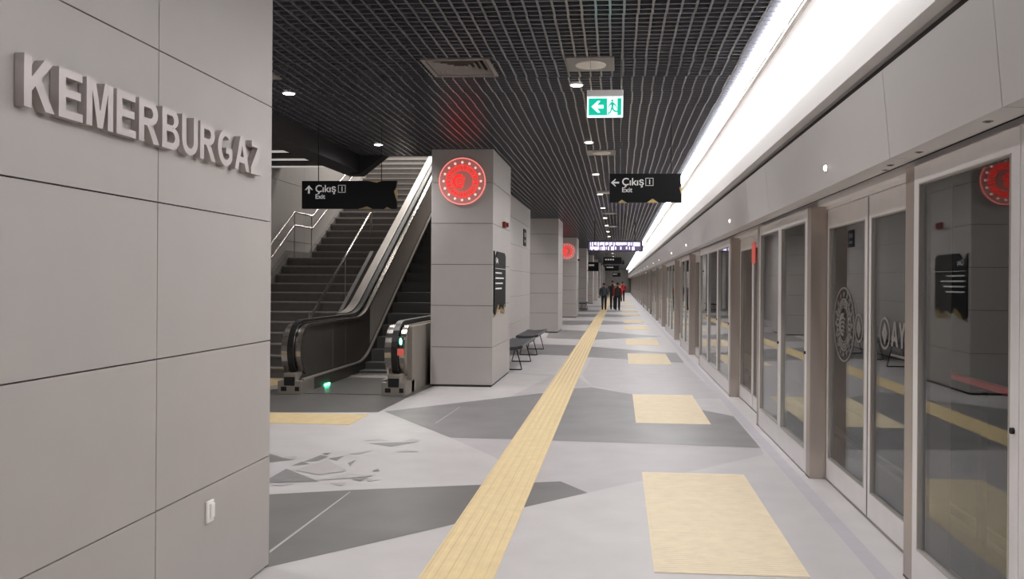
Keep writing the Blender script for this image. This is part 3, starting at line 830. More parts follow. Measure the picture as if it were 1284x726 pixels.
# etched marks on the nearest sliding doors
a, b = [q for q in OPEN if q[1] > 3][0]
ET = dict(plate=M['etched'], ring=M['etched'], star=M['etched'], main=M['etched'])
XE = XR - .001 + .016
leafs = [o for o in col.objects if o.name.startswith('sliding_door')]
l_near = next(o for o in leafs if 'diamond' in o.get('label', '')); l_far = next(o for o in leafs if 'starred' in o.get('label', ''))
def onpane(u, v): return on_x(u, v, XE)
cE = onpane(1058.5, 407); RE_ = abs(onpane(1058.5, 360).z - onpane(1058.5, 455).z) / 2
emblem(l_far, Vector((XE, cE.y, cE.z)), -Y_, Z_, RE_, ET, False)
def diamond(parent, c, R):
    shape2d('diamond_roundel', [circ(R, 36), circ(R * .86, 36), [(0, R * .7), (R * .5, 0), (0, -R * .7), (-R * .5, 0)], [(0, R * .35), (-R * .06, 0), (0, -R * .35), (R * .06, 0)]], M['etched'], c, -Y_, Z_, .002, parent)
diamond(l_far, onpane(1077, 411.5), .105)
cD = onpane(1109.5, 418); diamond(l_near, cD, .105)
cA = onpane(1117.5, 434); hA = onpane(1117.5, 403).z - cA.z
x = 0
for ch in 'AYGM':
    wd, loops = G[ch]
    shape2d('etched_letter', [[((p[0] * .9) * hA + x, p[1] * hA) for p in lp] for lp in loops], M['etched'], cA, -Y_, Z_, .002, l_near)
    x += (wd * .9 + .06) * hA
    if x > .62: break
shape2d('etched_line', [[(k * .03, 0), (k * .03 + .022, 0), (k * .03 + .022, .014), (k * .03, .014)] for k in range(16)], M['etched'], cA - Z_ * .06, -Y_, Z_, .002, l_near)

# ------------------------------------------------------------------ fascia, lip, light cove
XFB, XFT, ZFT = 1.415, 1.372, 2.725
fa = MB(); fa.cur = 1
fa.prism([(XFB + .012, ZD + .005), (XF + .1, ZD + .03), (XF + .1, 4.2), (1.56, 4.2), (1.50, 2.8), (XFT + .012, ZFT - .01)], 1, YB, YE)
fa.cur = 0
js = [YB, -1.6, .5, 1.9, 3.19, 4.47, 7.98, 9.2, 11.9, 15.9, 18.6, 20.8]
while js[-1] < YE: js.append(min(js[-1] + 3.6, YE))
for p, q in zip(js[:-1], js[1:]):
    g = .004
    prof = [(XFB, ZD), (XF - .012, ZD), (XF - .012, ZD + .02), (XFB + .02, ZD + .02), (XFT + .02, ZFT - .02), (XFT + .06, ZFT - .02), (XFT + .06, ZFT), (XFT, ZFT)]
    fa.prism(prof, 1, p + g, q - g)
struct('wall_right_fascia', fa, [M['fascia'], M['gap']], 'long satin grey fascia above the screen doors', 'wall')
lp = MB(); lp.prism([(1.42, 2.885), (1.47, 2.86), (1.55, 2.86), (1.55, 3.07), (1.44, 3.07), (1.42, 3.055)], 1, YB, YE)
lp.prism([(1.44, 3.07), (1.55, 3.07), (1.62, 4.2), (1.56, 4.2)], 1, YB, YE)
struct('wall_right', lp, M['white'], 'white wall and ledge washed by the ceiling light line', 'wall')
lc = MB(); lc.box(1.155, 1.62, YB, YE, 4.2, 4.25)
struct('ceiling_cove', lc, M['white'], 'white top of the light slot above the screen', 'ceiling')
# LED line: housing and diffusers
i0 = None
ledlen = 4.0; nL = int((YE - YB) / ledlen)
for i in range(nL):
    yy = YB + i * ledlen
    if i0 is None:
        i0 = thing('linear_ceiling_light', '', 'light', (1.22, 0, HC), 'white linear lights along the ceiling edge')
        k = MB(); k.box(1.155, 1.262, .01, ledlen - .01, HC - .012, HC + .04); k.build('diffuser', M['led'], i0)
        k = MB(); k.box(1.15, 1.26, 0, ledlen, HC + .041, HC + .07); k.prism([(1.285, HC - .02), (1.325, HC - .012), (1.325, HC + .0), (1.285, HC - .008)], 1, 0, ledlen)
        for q_ in (.5, 3.5): k.box(1.19, 1.22, q_ - .01, q_ + .01, HC + .07, 4.2)
        for q_ in (.4, 2.0, 3.6): k.box(1.255, 1.30, q_ - .01, q_ + .01, HC - .006, HC + .05)
        k.build('profile', M['steel_mid'], i0); r = i0
    else: r = dup(i0)
    r.location = (1.22, yy, HC)
    vi = i - 2
    r['label'] = ('white linear light segment at ceiling edge nearest the top of the frame' if vi <= 0 else
                  f'white linear light segment along the ceiling edge, {ordinal(vi)} beyond the nearest' if vi < 8 else 'distant white linear light segment towards the vanishing point')
# door lamps on the fascia
d0 = None
for idx, (a, b) in enumerate(vis):
    yy = (a + b) / 2 + .0; tz = 2.385; tx = XFB + (XFT - XFB) * (tz - ZD) / (ZFT - ZD)
    if d0 is None:
        c = Vector((tx, yy, tz)); d0 = thing('door_lamp', '', 'lamp', c, 'small round door lamps on the fascia')
        k = MB(); k.disc(c, -X_, .030, .006, 24); k.build('mounting_ring', M['steel_bright'], d0, True)
        k = MB(); k.dome(c - X_ * .006, -X_, .022, .8); k.build('lens', M['dome'], d0, True); r = d0
    else: r = dup(d0, (tx, yy, tz))
    r['label'] = 'small white dome lamp on the fascia above the nearest doors' if idx == 0 else (f'small white dome lamp on the fascia, {ordinal(idx)} beyond the nearest' if idx < 7 else 'tiny distant dome lamp on the fascia')
# soffit sensors
s0 = None
for idx, (u, v) in enumerate(((1239, 152), (1152.5, 190.5), (1116.5, 207), (1126.5, 213))):
    p = on_z(u, v, ZD)
    p.x = min(max(p.x, XFB + .03), XF - .04)
    if s0 is None:
        s0 = thing('soffit_sensor', '', 'sensor', p, 'small sensors under the fascia'); k = MB(); k.disc(p, -Z_, .02, .003, 16); k.build('mounting_ring', M['steel_mid'], s0, True)
        k = MB(); k.disc(p - Z_ * .003, -Z_, .011, .002, 16); k.build('lens', M['steel_dark'], s0, True); r = s0
    else: r = dup(s0, p)
    r['label'] = f'small round sensor under the fascia edge, {ordinal(idx)} from the right edge of frame'

# ------------------------------------------------------------------ tunnel behind the screen
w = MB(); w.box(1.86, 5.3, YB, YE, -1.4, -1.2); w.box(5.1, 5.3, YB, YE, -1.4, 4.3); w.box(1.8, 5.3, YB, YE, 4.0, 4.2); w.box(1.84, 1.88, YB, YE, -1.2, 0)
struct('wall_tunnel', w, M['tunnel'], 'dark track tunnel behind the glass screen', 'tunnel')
pr = on_x(1160, 463, 2.3); pr2 = on_x(1265, 496, 2.3)
o = thing('tunnel_rail', 'red guard rail beside the track seen through the near glass panel', 'rail', (2.3, pr2.y, pr.z))
k = MB(); k.bbox(2.3, 2.36, 2.0, pr.y, pr.z - .022, pr.z + .022, .012); k.build('cover', M['redrail'], o)
for yy in (2.5, 4, 5.5):
    k = MB(); k.box(2.31, 2.35, yy - .03, yy + .03, -1.2, pr.z - .04); k.build('post', M['black'], o)
for x in (2.6, 4.03):
    k = MB(); k.prism([(x - .06, -1.2), (x + .06, -1.2), (x + .015, -1.16), (x + .035, -1.06), (x - .035, -1.06), (x - .015, -1.16)], 1, YB, YE)
    tag(k.build('train_rail', M['steel_dark']), 'dark running rail on the track bed behind the glass, ' + ('nearer the platform' if x < 3 else 'farther from the platform'), 'rail')

# ------------------------------------------------------------------ ceiling fittings
def downlight(label):
    r = thing('downlight', label, 'light', (0, 0, HC), 'round ceiling downlights')
    k = MB(); k.tube([(0, 0, HC - .006), (0, 0, HC + .06)], .062, 24, False); k.tube([(0, 0, HC - .006), (0, 0, HC)], [.066, .074], 24); k.build('trim_ring', M['alu'], r, True)
    k = MB(); k.disc((0, 0, HC - .010), Z_, .056, .006, 24); k.build('lens', M['lamp'], r, True)
    return r
dl = None
def spot(x, y, e, ang=165):
    L = bpy.data.lights.new('downlight_beam', 'SPOT'); L.energy = e; L.spot_size = math.radians(ang); L.spot_blend = 1.0; L.shadow_soft_size = .07; L.color = (1, .975, .965)
    o = bpy.data.objects.new('downlight_beam', L); o.location = (x, y, HC - .03); col.objects.link(o); return o
mid = [1.45, 4.9, 8.36, 11.8, 15.3, 18.75, 22.2, 25.7, 29.1, 32.6, 36, 43, 50, 57, 64, 71, 78, 85]
v0 = 0
for i, yy in enumerate(mid):
    lab = ('round lit downlight above the exit sign, left of centre', 'round lit downlight just below and beyond the exit sign')[i - 2] if i in (2, 3) else \
        (f'round ceiling downlight in the middle row, {ordinal(i - 2)} beyond the exit sign' if 3 < i < 12 else ('distant round downlight in the middle row' if i >= 12 else 'round ceiling downlight above the camera'))
    if dl is None: dl = downlight(lab); r = dl
    else: r = dup(dl, None, lab)
    r.location = (-.44, yy, HC); s = spot(0, 0, 55); s.parent = r; s.location = (0, 0, -.03)
for i, yy in enumerate((5.2, 8.6, 11.9)):
    r = dup(dl, (-3.52, yy, HC), ['round ceiling downlight hidden behind the name wall', 'round lit downlight close to the edge of the name wall', 'round lit downlight above the escalator near the bulkhead'][i])
    s = spot(0, 0, 58); s.parent = r; s.location = (0, 0, -.03)
# square plates with round discs
sp = None
for i, (x, yy) in enumerate([(-.27, 7.57), (-.28, 12.75), (-.28, 18.4), (-.28, 24.0), (-.28, 29.6), (-3.55, 7.75)]):
    if sp is None:
        sp = thing('ceiling_speaker', '', 'speaker', (x, yy, HC), 'square ceiling plates with round discs')
        q = .215; k = MB(); k.bbox(x - q, x + q, yy - q * 1.1, yy + q * 1.1, HC - .008, HC + .02, .004); k.build('plate', M['platem'], sp)
        k = MB(); k.tube([(x, yy, HC - .008), (x, yy, HC - .016), (x, yy, HC - .020)], [.14, .138, .12], 40); k.build('disc', M['disc'], sp, True); r = sp
    else: r = dup(sp, (x, yy, HC))
    r['label'] = ['square grey ceiling plate with round disc above the green exit sign', 'square ceiling plate with round disc beyond the exit sign', 'small square ceiling plate with disc, third in the middle row', 'small square ceiling plate with disc, fourth in the middle row', 'small square ceiling plate with disc, fifth in the middle row', 'ceiling plate with disc mostly hidden by the edge of the name wall'][i]
# air diffuser
cx, cy, q = VX, VY, VQ
vt = thing('air_diffuser', 'square louvred air diffuser in the dark grid ceiling', 'vent', (cx, cy, HC))
k = MB()
def ring(mb, a, b, z0, z1, z2=None):
    for (x0, x1, y0, y1) in ((-a, a, -a, -b), (-a, a, b, a), (-a, -b, -b, b), (b, a, -b, b)): mb.box(cx + x0, cx + x1, cy + y0, cy + y1, z0, z1)
ring(k, q, q - .035, HC - .012, HC + .03); k.build('frame', M['vent'], vt)
for i in range(5):
    a = q - .045 - i * .052; k = MB(); b = a - .042
    # tilted square louvre ring
    o4 = [(-a, -a), (a, -a), (a, a), (-a, a)]; i4 = [(-b, -b), (b, -b), (b, b), (-b, b)]
    vs = [(cx + x, cy + y, HC - .004) for x, y in o4] + [(cx + x, cy + y, HC + .03) for x, y in i4] + [(cx + x, cy + y, HC) for x, y in o4] + [(cx + x, cy + y, HC + .034) for x, y in i4]
    fs = []
    for j in range(4):
        n_ = (j + 1) % 4
        fs += [(j, n_, 4 + n_, 4 + j), (8 + j, 12 + j, 12 + n_, 8 + n_), (j, 8 + j, 8 + n_, n_), (4 + j, 4 + n_, 12 + n_, 12 + j)]
    k.add(vs, fs); k.build('louvre', M['vent'], vt)
k = MB(); k.box(cx - q + .03, cx + q - .03, cy - q + .03, cy + q - .03, HC + .05, HC + .06); k.build('duct_plate', M['bulk'], vt)

# ------------------------------------------------------------------ hanging signs
def hang_wires(root, x, y, z0, r=.006, name='rod', m='black'):
    k = MB(); k.tube([(x, y, z0), (x, y, HC + .02)], r, 8); return k.build(name, M[m], root, True)
# green exit sign
ye = 7.3
a = on_y(736, 113.5, ye); b = on_y(781.3, 147, ye)
ex = thing('exit_sign', 'lit green running-man exit sign hanging from the ceiling', 'sign', ((a.x + b.x) / 2, ye, b.z))
hz = b.z + (a.z - b.z) * .76
k = MB(); k.bbox(a.x, b.x, ye - .02, ye + .03, hz, a.z, .004); k.build('housing', M['alu'], ex)
k = MB(); k.bbox(a.x + .002, b.x - .002, ye - .012, ye + .012, b.z, hz, .003); k.build('light_panel', M['white_e'], ex)
W, H = b.x - a.x, hz - b.z; mgn = .016
gx = W * .56
shape2d('green_field', [[(mgn, mgn), (gx, mgn), (gx, H - mgn), (mgn, H - mgn)]], M['green_e'], (a.x, ye - .012, b.z), X_, Z_, .003, ex)
shape2d('green_field', [[(W * .84, mgn), (W - mgn, mgn), (W - mgn, H - mgn), (W * .84, H - mgn)]], M['green_e'], (a.x, ye - .012, b.z), X_, Z_, .003, ex)
shape2d('arrow', [[(.13 * W, .5 * H), (.3 * W, .78 * H), (.37 * W, .78 * H), (.28 * W, .58 * H), (.46 * W, .58 * H), (.46 * W, .42 * H), (.28 * W, .42 * H), (.37 * W, .22 * H), (.3 * W, .22 * H)]], M['white_e'], (a.x, ye - .015, b.z), X_, Z_, .003, ex)
def P(*q): return [(W * (.565 + .27 * x), H * y) for x, y in q]
man = [circ(.011, 16, W * .70, H * .8), P((.42, .74), (.62, .72), (.9, .58), (1.0, .46), (.94, .42), (.82, .53), (.66, .6), (.6, .46), (.74, .34), (1.1, .3), (1.1, .23), (.68, .25), (.5, .37), (.34, .2), (.05, .12), (.02, .19), (.26, .27), (.4, .48), (.42, .6), (.26, .56), (.12, .44), (.06, .48), (.2, .63))]
shape2d('running_man', man, M['green_e'], (a.x, ye - .012, b.z), X_, Z_, .003, ex)
shape2d('door_foot', [P((0, .09), (1, .09), (1, .12), (0, .12))], M['green_e'], (a.x, ye - .012, b.z), X_, Z_, .003, ex)
for x in (a.x + .03, b.x - .02): hang_wires(ex, x, ye + .005, a.z, .0025, 'wire', 'steel_mid')

def way_sign(name, u0, v0, u1, v1, y, label, arrow, notch, rods, ts=1.0):
    a = on_y(u0, v0, y); b = on_y(u1, v1, y); W = b.x - a.x; H = a.z - b.z; O = Vector((a.x, y, b.z))
    r = thing(name, label, 'sign', (a.x + W / 2, y, b.z), 'black hanging way-out signs')
    outl, golds = notch(W, H)
    shape2d('sign_panel', [outl], M['blackgloss'], O + Y_ * .03, X_, Z_, .04, r)
    for g in golds: shape2d('gold_fleck', [g], M['gold'], O + Y_ * .026, X_, Z_, .03, r)
    d = Vector((0, -.011, 0))
    if arrow == 'up':
        q = H * .16; cx, cy = W * .075, H * .69
        shape2d('arrow', [[(cx - q * .22, cy - q * .9), (cx + q * .22, cy - q * .9), (cx + q * .22, cy + q * .3), (cx + q * .6, cy - q * .1), (cx + q * .95, cy - q * .1), (cx, cy + q * .95), (cx - q * .95, cy - q * .1), (cx - q * .6, cy - q * .1), (cx - q * .22, cy + q * .3)]], M['text'], O + d, X_, Z_, .002, r)
    else:
        q = H * .15; cx, cy = W * .075, H * .69
        shape2d('arrow', [[(cx + q * .95, cy - q * .2), (cx + q * .95, cy + q * .2), (cx - q * .3, cy + q * .2), (cx + q * .15, cy + q * .65), (cx + q * .15, cy + q * .95), (cx - q * .95, cy), (cx + q * .15, cy - q * .95), (cx + q * .15, cy - q * .65), (cx - q * .3, cy - q * .2)]], M['text'], O + d, X_, Z_, .002, r)
    text2d('sign_text', 'Çıkış', H * .36, M['text'], O + d + X_ * (W * (.142 if arrow == 'up' else .17)) + Z_ * (H * .60), X_, Z_, .002, r, 0, H * .005)
    text2d('sign_text', 'Exit', H * .235, M['text'], O + d + X_ * (W * (.142 if arrow == 'up' else .17)) + Z_ * (H * .36), X_, Z_, .002, r, 0, H * .003)
    bx, by, bs = W * (.385 if arrow == 'up' else .50), H * .58, H * .27
    shape2d('number_frame', [[(bx, by), (bx + bs, by), (bx + bs, by + bs), (bx, by + bs)], [(bx + .006, by + .006), (bx + bs - .006, by + .006), (bx + bs - .006, by + bs - .006), (bx + .006, by + bs - .006)]], M['text'], O + d, X_, Z_, .002, r)
    text2d('sign_number', '1', H * .24, M['text'], O + d + X_ * (bx + bs * .30) + Z_ * (by + bs * .2), X_, Z_, .002, r, 0, H * .004)
    for u in rods:
        p = on_y(u, v0, y); hang_wires(r, p.x, y + .01, a.z - .02)
    return r
def notchL(W, H):
    out = [(0, 0), (.58 * W, 0), (.64 * W, .03 * H), (.69 * W, .09 * H), (.74 * W, 0), (.87 * W, 0), (.9 * W, .07 * H), (.94 * W, 0), (W, 0), (W, .2 * H), (.985 * W, .45 * H), (.97 * W, .62 * H), (.99 * W, .78 * H), (W, H), (.84 * W, H), (.79 * W, .93 * H), (.7 * W, H), (0, H)]
    g = [[(.6 * W, 0), (.69 * W, .1 * H), (.74 * W, 0)], [(.86 * W, 0), (.9 * W, .08 * H), (.94 * W, 0)], [(.965 * W, .62 * H), (W, .3 * H), (W, .76 * H)], [(.7 * W, H), (.84 * W, H), (.79 * W, .92 * H)]]
    return out, g
def notchR(W, H):
    out = [(0, 0), (.12 * W, 0), (.17 * W, .1 * H), (.24 * W, 0), (.52 * W, 0), (.6 * W, .14 * H), (.68 * W, 0), (W, 0), (W, .25 * H), (.97 * W, .5 * H), (W, .62 * H), (.985 * W, .8 * H), (W, H), (0, H)]
    g = [[(.12 * W, 0), (.17 * W, .11 * H), (.24 * W, 0)], [(.52 * W, 0), (.6 * W, .16 * H), (.68 * W, 0)], [(W, .25 * H), (.965 * W, .5 * H), (W, .62 * H)]]
    return out, g
way_sign('hanging_sign', 379, 227, 497.5, 261.8, 10.7, 'black Exit 1 sign with up arrow hanging before the stairs', 'up', notchL, (399, 478))
way_sign('hanging_sign', 764.5, 218, 854.5, 254, 10.6, 'black Exit 1 sign with left arrow hanging over the platform', 'left', notchR, (779, 841.5))

# departure display
yd = 27.0
a = on_y(738, 303, yd); b = on_y(804, 314.5, yd); W, H = b.x - a.x, a.z - b.z
dd = thing('departure_display', 'lit violet-white departure display hanging over the platform', 'display', (a.x + W / 2, yd, b.z))
k = MB(); k.bbox(a.x - .03, b.x + .05, yd, yd + .16, b.z - .02, a.z + .03, .012); k.build('hanging_case', M['black'], dd)
shape2d('screen', [[(0, 0), (W, 0), (W, H), (0, H)]], M['disp_dark'], (a.x, yd, b.z), X_, Z_, .004, dd)
blk = []
for row, (z0, z1, xe) in enumerate(((.52, .94, .97), (.06, .44, .88))):
    x = .03 * W
    while x < W * xe:
        l_ = random.uniform(.010, .028) * W
        if row == 0 or x < .33 * W or random.random() < .6:
            zz = z0 + random.choice((0, 0, .18, .3)) * (z1 - z0)
            blk.append([(x, zz * H), (x + l_, zz * H), (x + l_, z1 * H), (x, z1 * H)])
        x += l_ + random.choice((.006, .006, .02)) * W
shape2d('display_rows', blk, M['led_panel'], (a.x, yd, b.z), X_, Z_, .002, dd, .004)
for x in (a.x + .2, b.x - .2): hang_wires(dd, x, yd + .08, a.z + .02, .015)

# far hanging signs and boxes
def far_sign(u0, v0, u1, v1, y, label):
    a = on_y(u0, v0, y); b = on_y(u1, v1, y)
    r = thing('hanging_sign', label, 'sign', ((a.x + b.x) / 2, y, b.z), 'black hanging way-out signs')
    k = MB(); k.bbox(a.x, b.x, y, y + .06, b.z, a.z, .008); k.build('sign_panel', M['blackgloss'], r)
    W, H = b.x - a.x, a.z - b.z
    shape2d('text_row', [[(W * (.1 + .13 * i), H * .55), (W * (.19 + .13 * i), H * .55), (W * (.19 + .13 * i), H * .75), (W * (.1 + .13 * i), H * .75)] for i in range(4)], M['text'], (a.x, y, b.z), X_, Z_, .003, r)
    for x in (a.x + .15 * W, b.x - .15 * W): hang_wires(r, x, y + .03, a.z - .01, .012)
far_sign(756.5, 322.5, 779.5, 331, 41.5, 'small dark hanging sign below the departure display')
far_sign(759, 333, 776, 339.5, 56, 'smaller dark hanging sign above the walking people')
far_sign(768, 342, 778, 347, 81, 'tiny dark hanging sign over the heads of the walking people')
far_sign(737, 328.5, 750.5, 340, 60, 'dark box sign hanging beside a far column, left of the people')
# dome camera
pc = on_z(781.5, 327, HC); pc.y = min(pc.y, 80)
cm = thing('dome_camera', 'small dark dome camera under the far ceiling, right of the signs', 'camera', pc)
k = MB(); k.disc(pc, -Z_, .12, .2, 20); k.build('mount', M['black'], cm, True)
k = MB(); k.dome(pc - Z_ * .2, -Z_, .14); k.build('dome', M['blackgloss'], cm, True)

# ------------------------------------------------------------------ people (walking away)
def skin_mesh(name, verts, edges, rad, m, parent, sub=2, root=0):
    me = bpy.data.meshes.new(name); me.from_pydata([Vector(v) for v in verts], edges, [])
    o = bpy.data.objects.new(name, me); col.objects.link(o); o.parent = parent
    bm = bmesh.new(); bm.from_mesh(me); lay = bm.verts.layers.skin.verify()
    for i, vv in enumerate(bm.verts):
        r = rad[i]; vv[lay].radius = r if isinstance(r, tuple) else (r, r); vv[lay].use_root = (i == root)
    bm.to_mesh(me); bm.free()
    sk = o.modifiers.new('skin', 'SKIN'); sk.use_smooth_shade = True
    sd = o.modifiers.new('smooth', 'SUBSURF'); sd.levels = sub; sd.render_levels = sub
    me.materials.append(m); return o
def person(loc, h, label, jm, tm, sleeve=None, phase=1, yaw=0.0, bulk=1.0, hood=False):
    r = thing('person', label, 'person', loc, 'people walking away down the platform'); r.rotation_euler = (0, 0, yaw)
    s = h / 1.75; q = phase
    J = {'pel': (0, 0, .95), 'wst': (0, .01, 1.10), 'chs': (0, .02, 1.32), 'nkb': (0, .01, 1.47), 'nek': (0, .02, 1.53), 'hed': (0, .035, 1.64), 'hdt': (0, .03, 1.73)}
    for sd, nm in ((1, 'R'), (-1, 'L')):
        f = q * sd
        J['hip' + nm] = (.095 * sd, 0, .90); J['kne' + nm] = (.10 * sd, .10 if f > 0 else -.02, .50); J['ank' + nm] = (.10 * sd, .20 if f > 0 else -.24, .085 if f > 0 else .12)
        J['sho' + nm] = (.19 * sd, .01, 1.42); J['elb' + nm] = (.25 * sd, -.10 if f > 0 else .06, 1.15); J['wri' + nm] = (.255 * sd, -.06 if f > 0 else .2, .92)
    V = {k: Vector(v) * s for k, v in J.items()}
    def chain(name, keys, edges, rad, m, sub=2, root=0, parent=r):
        return skin_mesh(name, [V[k] for k in keys], edges, [((a * s * bulk, b * s * bulk) if isinstance(x, tuple) else x * s) for x in rad for a, b in [x if isinstance(x, tuple) else (x, x)]], m, parent, sub, root)
    # continuous body
    keys = ['pel', 'wst', 'chs', 'nkb', 'nek', 'hed', 'hdt', 'hipR', 'kneR', 'ankR', 'hipL', 'kneL', 'ankL', 'shoR', 'elbR', 'wriR', 'shoL', 'elbL', 'wriL']
    E = [(0, 1), (1, 2), (2, 3), (3, 4), (4, 5), (5, 6), (0, 7), (7, 8), (8, 9), (0, 10), (10, 11), (11, 12), (3, 13), (13, 14), (14, 15), (3, 16), (16, 17), (17, 18)]
    rd = [.125, .12, .135, .07, .052, .088, .06, .085, .056, .04, .085, .056, .04, .055, .042, .03, .055, .042, .03]
    body = skin_mesh('body', [V[k] for k in keys], E, [x * s for x in rd], M['skin'], r, 2)
    # hands with fingers
    for sd, nm in ((1, 'R'), (-1, 'L')):
        w0 = V['wri' + nm]; dn = (w0 - V['elb' + nm]).normalized()
        k = MB(); sidev = Vector((0, 1, 0)) - dn * dn.y; sidev.normalize(); palm = w0 + dn * .09 * s
        k.tube([w0 - dn * .02 * s, w0 + dn * .03 * s, palm], [.026 * s, .034 * s, .03 * s], 8)
        for fi in range(4):
            b0 = palm + sidev * (.030 - .02 * fi) * s; L = (.062, .072, .068, .052)[fi] * s
            inw = Vector((-sd, 0, 0))
            k.tube([b0 - dn * .01 * s, b0 + dn * L * .5, b0 + dn * L * .85 + inw * .012 * s, b0 + dn * L + inw * .03 * s], [.0095 * s, .009 * s, .008 * s, .006 * s], 6)
        b0 = w0 + dn * .035 * s + sidev * .03 * s
        k.tube([b0, b0 + sidev * .025 * s + dn * .025 * s, b0 + sidev * .032 * s + dn * .055 * s], [.012 * s, .010 * s, .007 * s], 6)
        o = MB(); o.v, o.f, o.mi = [p + Vector(loc) for p in map(Vector, k.v)], k.f, k.mi
        ob = o.build('hand', M['skin'], body, True, None)
    # jacket: torso and sleeves
    jk = ['pel', 'wst', 'chs', 'nkb', 'nek', 'shoR', 'elbR', 'wriR', 'shoL', 'elbL', 'wriL']
    JE = [(0, 1), (1, 2), (2, 3), (3, 4)]
    V['pel'] = V['pel'] - Vector((0, 0, .06 * s))
    skin_mesh('jacket', [V[k] for k in jk[:5]], JE, [(.19 * s * bulk, .14 * s * bulk), (.18 * s * bulk, .135 * s * bulk), (.20 * s * bulk, .14 * s * bulk), (.12 * s, .10 * s), (.065 * s, .065 * s)], M[jm], r, 2)
    for nm in 'RL':
        skin_mesh('sleeve', [V['sho' + nm], V['elb' + nm], V['wri' + nm]], [(0, 1), (1, 2)], [.082 * s * bulk, .068 * s * bulk, .05 * s], M[sleeve or jm], r, 2)
    V['pel'] = V['pel'] + Vector((0, 0, .06 * s))
    tk = ['pel', 'hipR', 'kneR', 'ankR', 'hipL', 'kneL', 'ankL']
    skin_mesh('trousers', [V[k] for k in tk], [(0, 1), (1, 2), (2, 3), (0, 4), (4, 5), (5, 6)], [(.15 * s, .12 * s), .105 * s, .08 * s, .062 * s, .105 * s, .08 * s, .062 * s], M[tm], r, 2)
    # shoes
    for nm, sd in (('R', 1), ('L', -1)):
        a = V['ank' + nm]; fwd = q * sd > 0
        heel = Vector((a.x, a.y - .05 * s, .05 * s if fwd else .1 * s)); toe = Vector((a.x + .01 * sd, a.y + .17 * s, .035 * s))
        skin_mesh('shoe', [Vector((a.x, a.y, a.z)), heel, (heel + toe) / 2, toe], [(0, 1), (1, 2), (2, 3)], [.05 * s, (.045 * s, .045 * s), (.048 * s, .042 * s), (.042 * s, .03 * s)], M['shoe'], r, 1, 1)
    # hair cap and face
    k = MB(); hc = V['hed'] + Vector((0, -.012 * s, .028 * s)) + Vector(loc)
    k.dome(hc - Vector((0, 0, .05 * s)), Z_, .098 * s, 1.35, 20, 8); k.build('hair', M['hair'], r, True)
    for sd in (1, -1):
        k = MB(); e = V['hed'] + Vector((.088 * s * sd, .01 * s, -.005 * s)) + Vector(loc); k.dome(e, (sd, 0, 0), .022 * s, .5, 10, 4); k.build('ear', M['skin'], body, True)
    k = MB(); nz = V['hed'] + Vector((0, .105 * s, -.02 * s)) + Vector(loc); k.tube([nz + Vector((0, -.02, .03)) * s, nz + Vector((0, .012, -.012)) * s], [.008 * s, .016 * s], 8); k.build('nose', M['skin'], body, True)
    for sd in (1, -1):
        k = MB(); e = V['hed'] + Vector((.034 * s * sd, .085 * s, .01 * s)) + Vector(loc); k.dome(e, Y_, .012 * s, .6, 10, 4); k.build('eye', M['hair'], body, True)
    k = MB(); e = V['hed'] + Vector((0, .082 * s, -.06 * s)) + Vector(loc); k.tube([e - X_ * .025 * s, e + Y_ * .006 * s, e + X_ * .025 * s], .006 * s, 6); k.build('mouth', M['red'], body, True)
    return r
def ground(u, v): return on_z(u, v) + Vector((0, 0, .009 if u < 760 or u > 780 else 0))
person(ground(757.3, 388.8), 1.56, 'person in a grey hooded jacket and dark trousers walking away, leftmost of the group', 'jk_grey', 'tr_brown', None, 1, .04, 1.12)
person(ground(768.2, 388.0), 1.74, 'tallest person in a dark jacket walking away, middle of the group', 'jk_dark', 'tr_dark', None, -1, -.02, 1.0)
person(ground(774.3, 389.2), 1.60, 'person in a black jacket with red sleeves walking away, right of the group', 'jk_dark', 'tr_dark', 'jk_red', 1, 0, 1.05)
person(ground(780.6, 378.6), 1.66, 'person in a red top partly hidden behind the group', 'jk_red', 'tr_dark', None, -1, 0, 1.0)

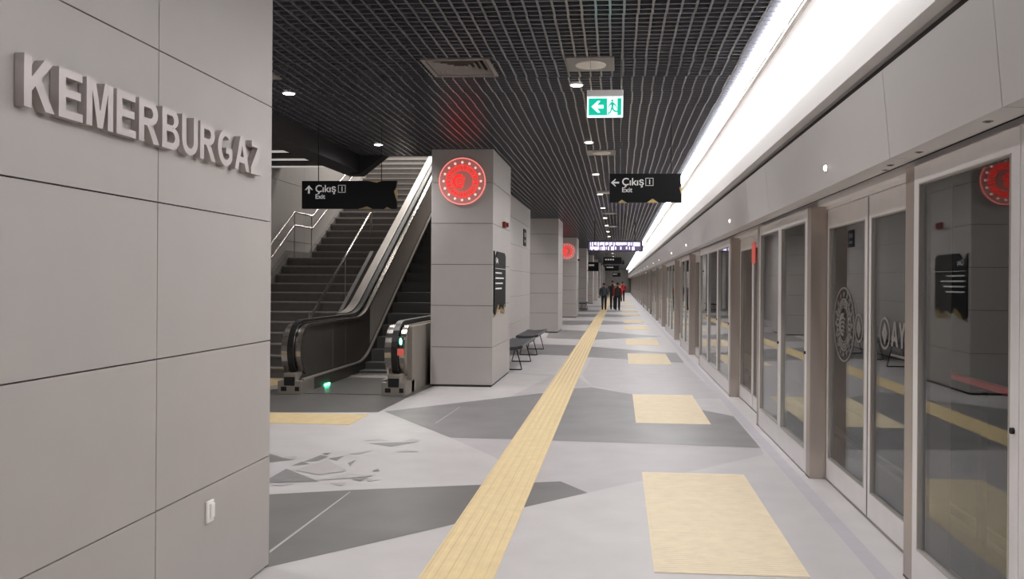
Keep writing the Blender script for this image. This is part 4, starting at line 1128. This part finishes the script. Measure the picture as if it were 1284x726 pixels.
# ------------------------------------------------------------------ unseen lights added to brighten the stairs
def area(x, y, z, sx, sy, e, colr=(1, .95, .9), rot=(0, 0, 0)):
    L = bpy.data.lights.new('stairwell_fill', 'AREA'); L.shape = 'RECTANGLE'; L.size = sx; L.size_y = sy; L.energy = e; L.color = colr
    o = bpy.data.objects.new('stairwell_fill', L); o.location = (x, y, z); o.rotation_euler = rot; col.objects.link(o); return o
u0 = None
for i, yy in enumerate((18.5, 21.5, 24.5)):
    if u0 is None:
        u0 = thing('stair_fill_light', '', 'light', (-4.9, yy, 7.5), 'unseen lights added over the upper stairs')
        k = MB(); k.box(-6.0, -3.8, yy - .1, yy + .1, 7.44, 7.5); k.build('housing', M['alu'], u0)
        k = MB(); k.box(-5.98, -3.82, yy - .08, yy + .08, 7.43, 7.44); k.build('diffuser', M['lamp'], u0); r = u0
    else: r = dup(u0, (-4.9, yy, 7.5))
    al_ = area(0, 0, -.08, 2.1, .15, 75); al_.parent = r; al_.location = (0, 0, -.08)
    r['label'] = f'unseen light strip added high over the upper stairs, {ordinal(i)} from below'

# ------------------------------------------------------------------ world, camera, view
w = bpy.data.worlds.new('World'); scn.world = w; w.use_nodes = True
w.node_tree.nodes['Background'].inputs['Color'].default_value = (.9, .88, .9, 1)
w.node_tree.nodes['Background'].inputs['Strength'].default_value = .06
cam = bpy.data.cameras.new('Camera'); co = bpy.data.objects.new('Camera', cam); col.objects.link(co); scn.camera = co
cam.sensor_fit = 'HORIZONTAL'; cam.sensor_width = 36; cam.lens = FPX / 1284 * 36
cam.shift_x = (642 - CX) / 1284; cam.shift_y = (CY - 363) / 1284
cam.clip_start = .05; cam.clip_end = 400
mtx = Matrix((RGT, UPV, -FWD)).transposed().to_4x4(); mtx.translation = Vector((0, 0, EYE)); co.matrix_world = mtx
scn.view_settings.view_transform = 'Standard'; scn.view_settings.look = 'None'
scn.view_settings.exposure = 0.4; scn.view_settings.gamma = 1.0; scn.view_settings.use_curve_mapping = False
scn.cycles.max_bounces = 12; scn.cycles.diffuse_bounces = 7; scn.cycles.transparent_max_bounces = 24; scn.cycles.glossy_bounces = 6
scn.cycles.sample_clamp_indirect = 6
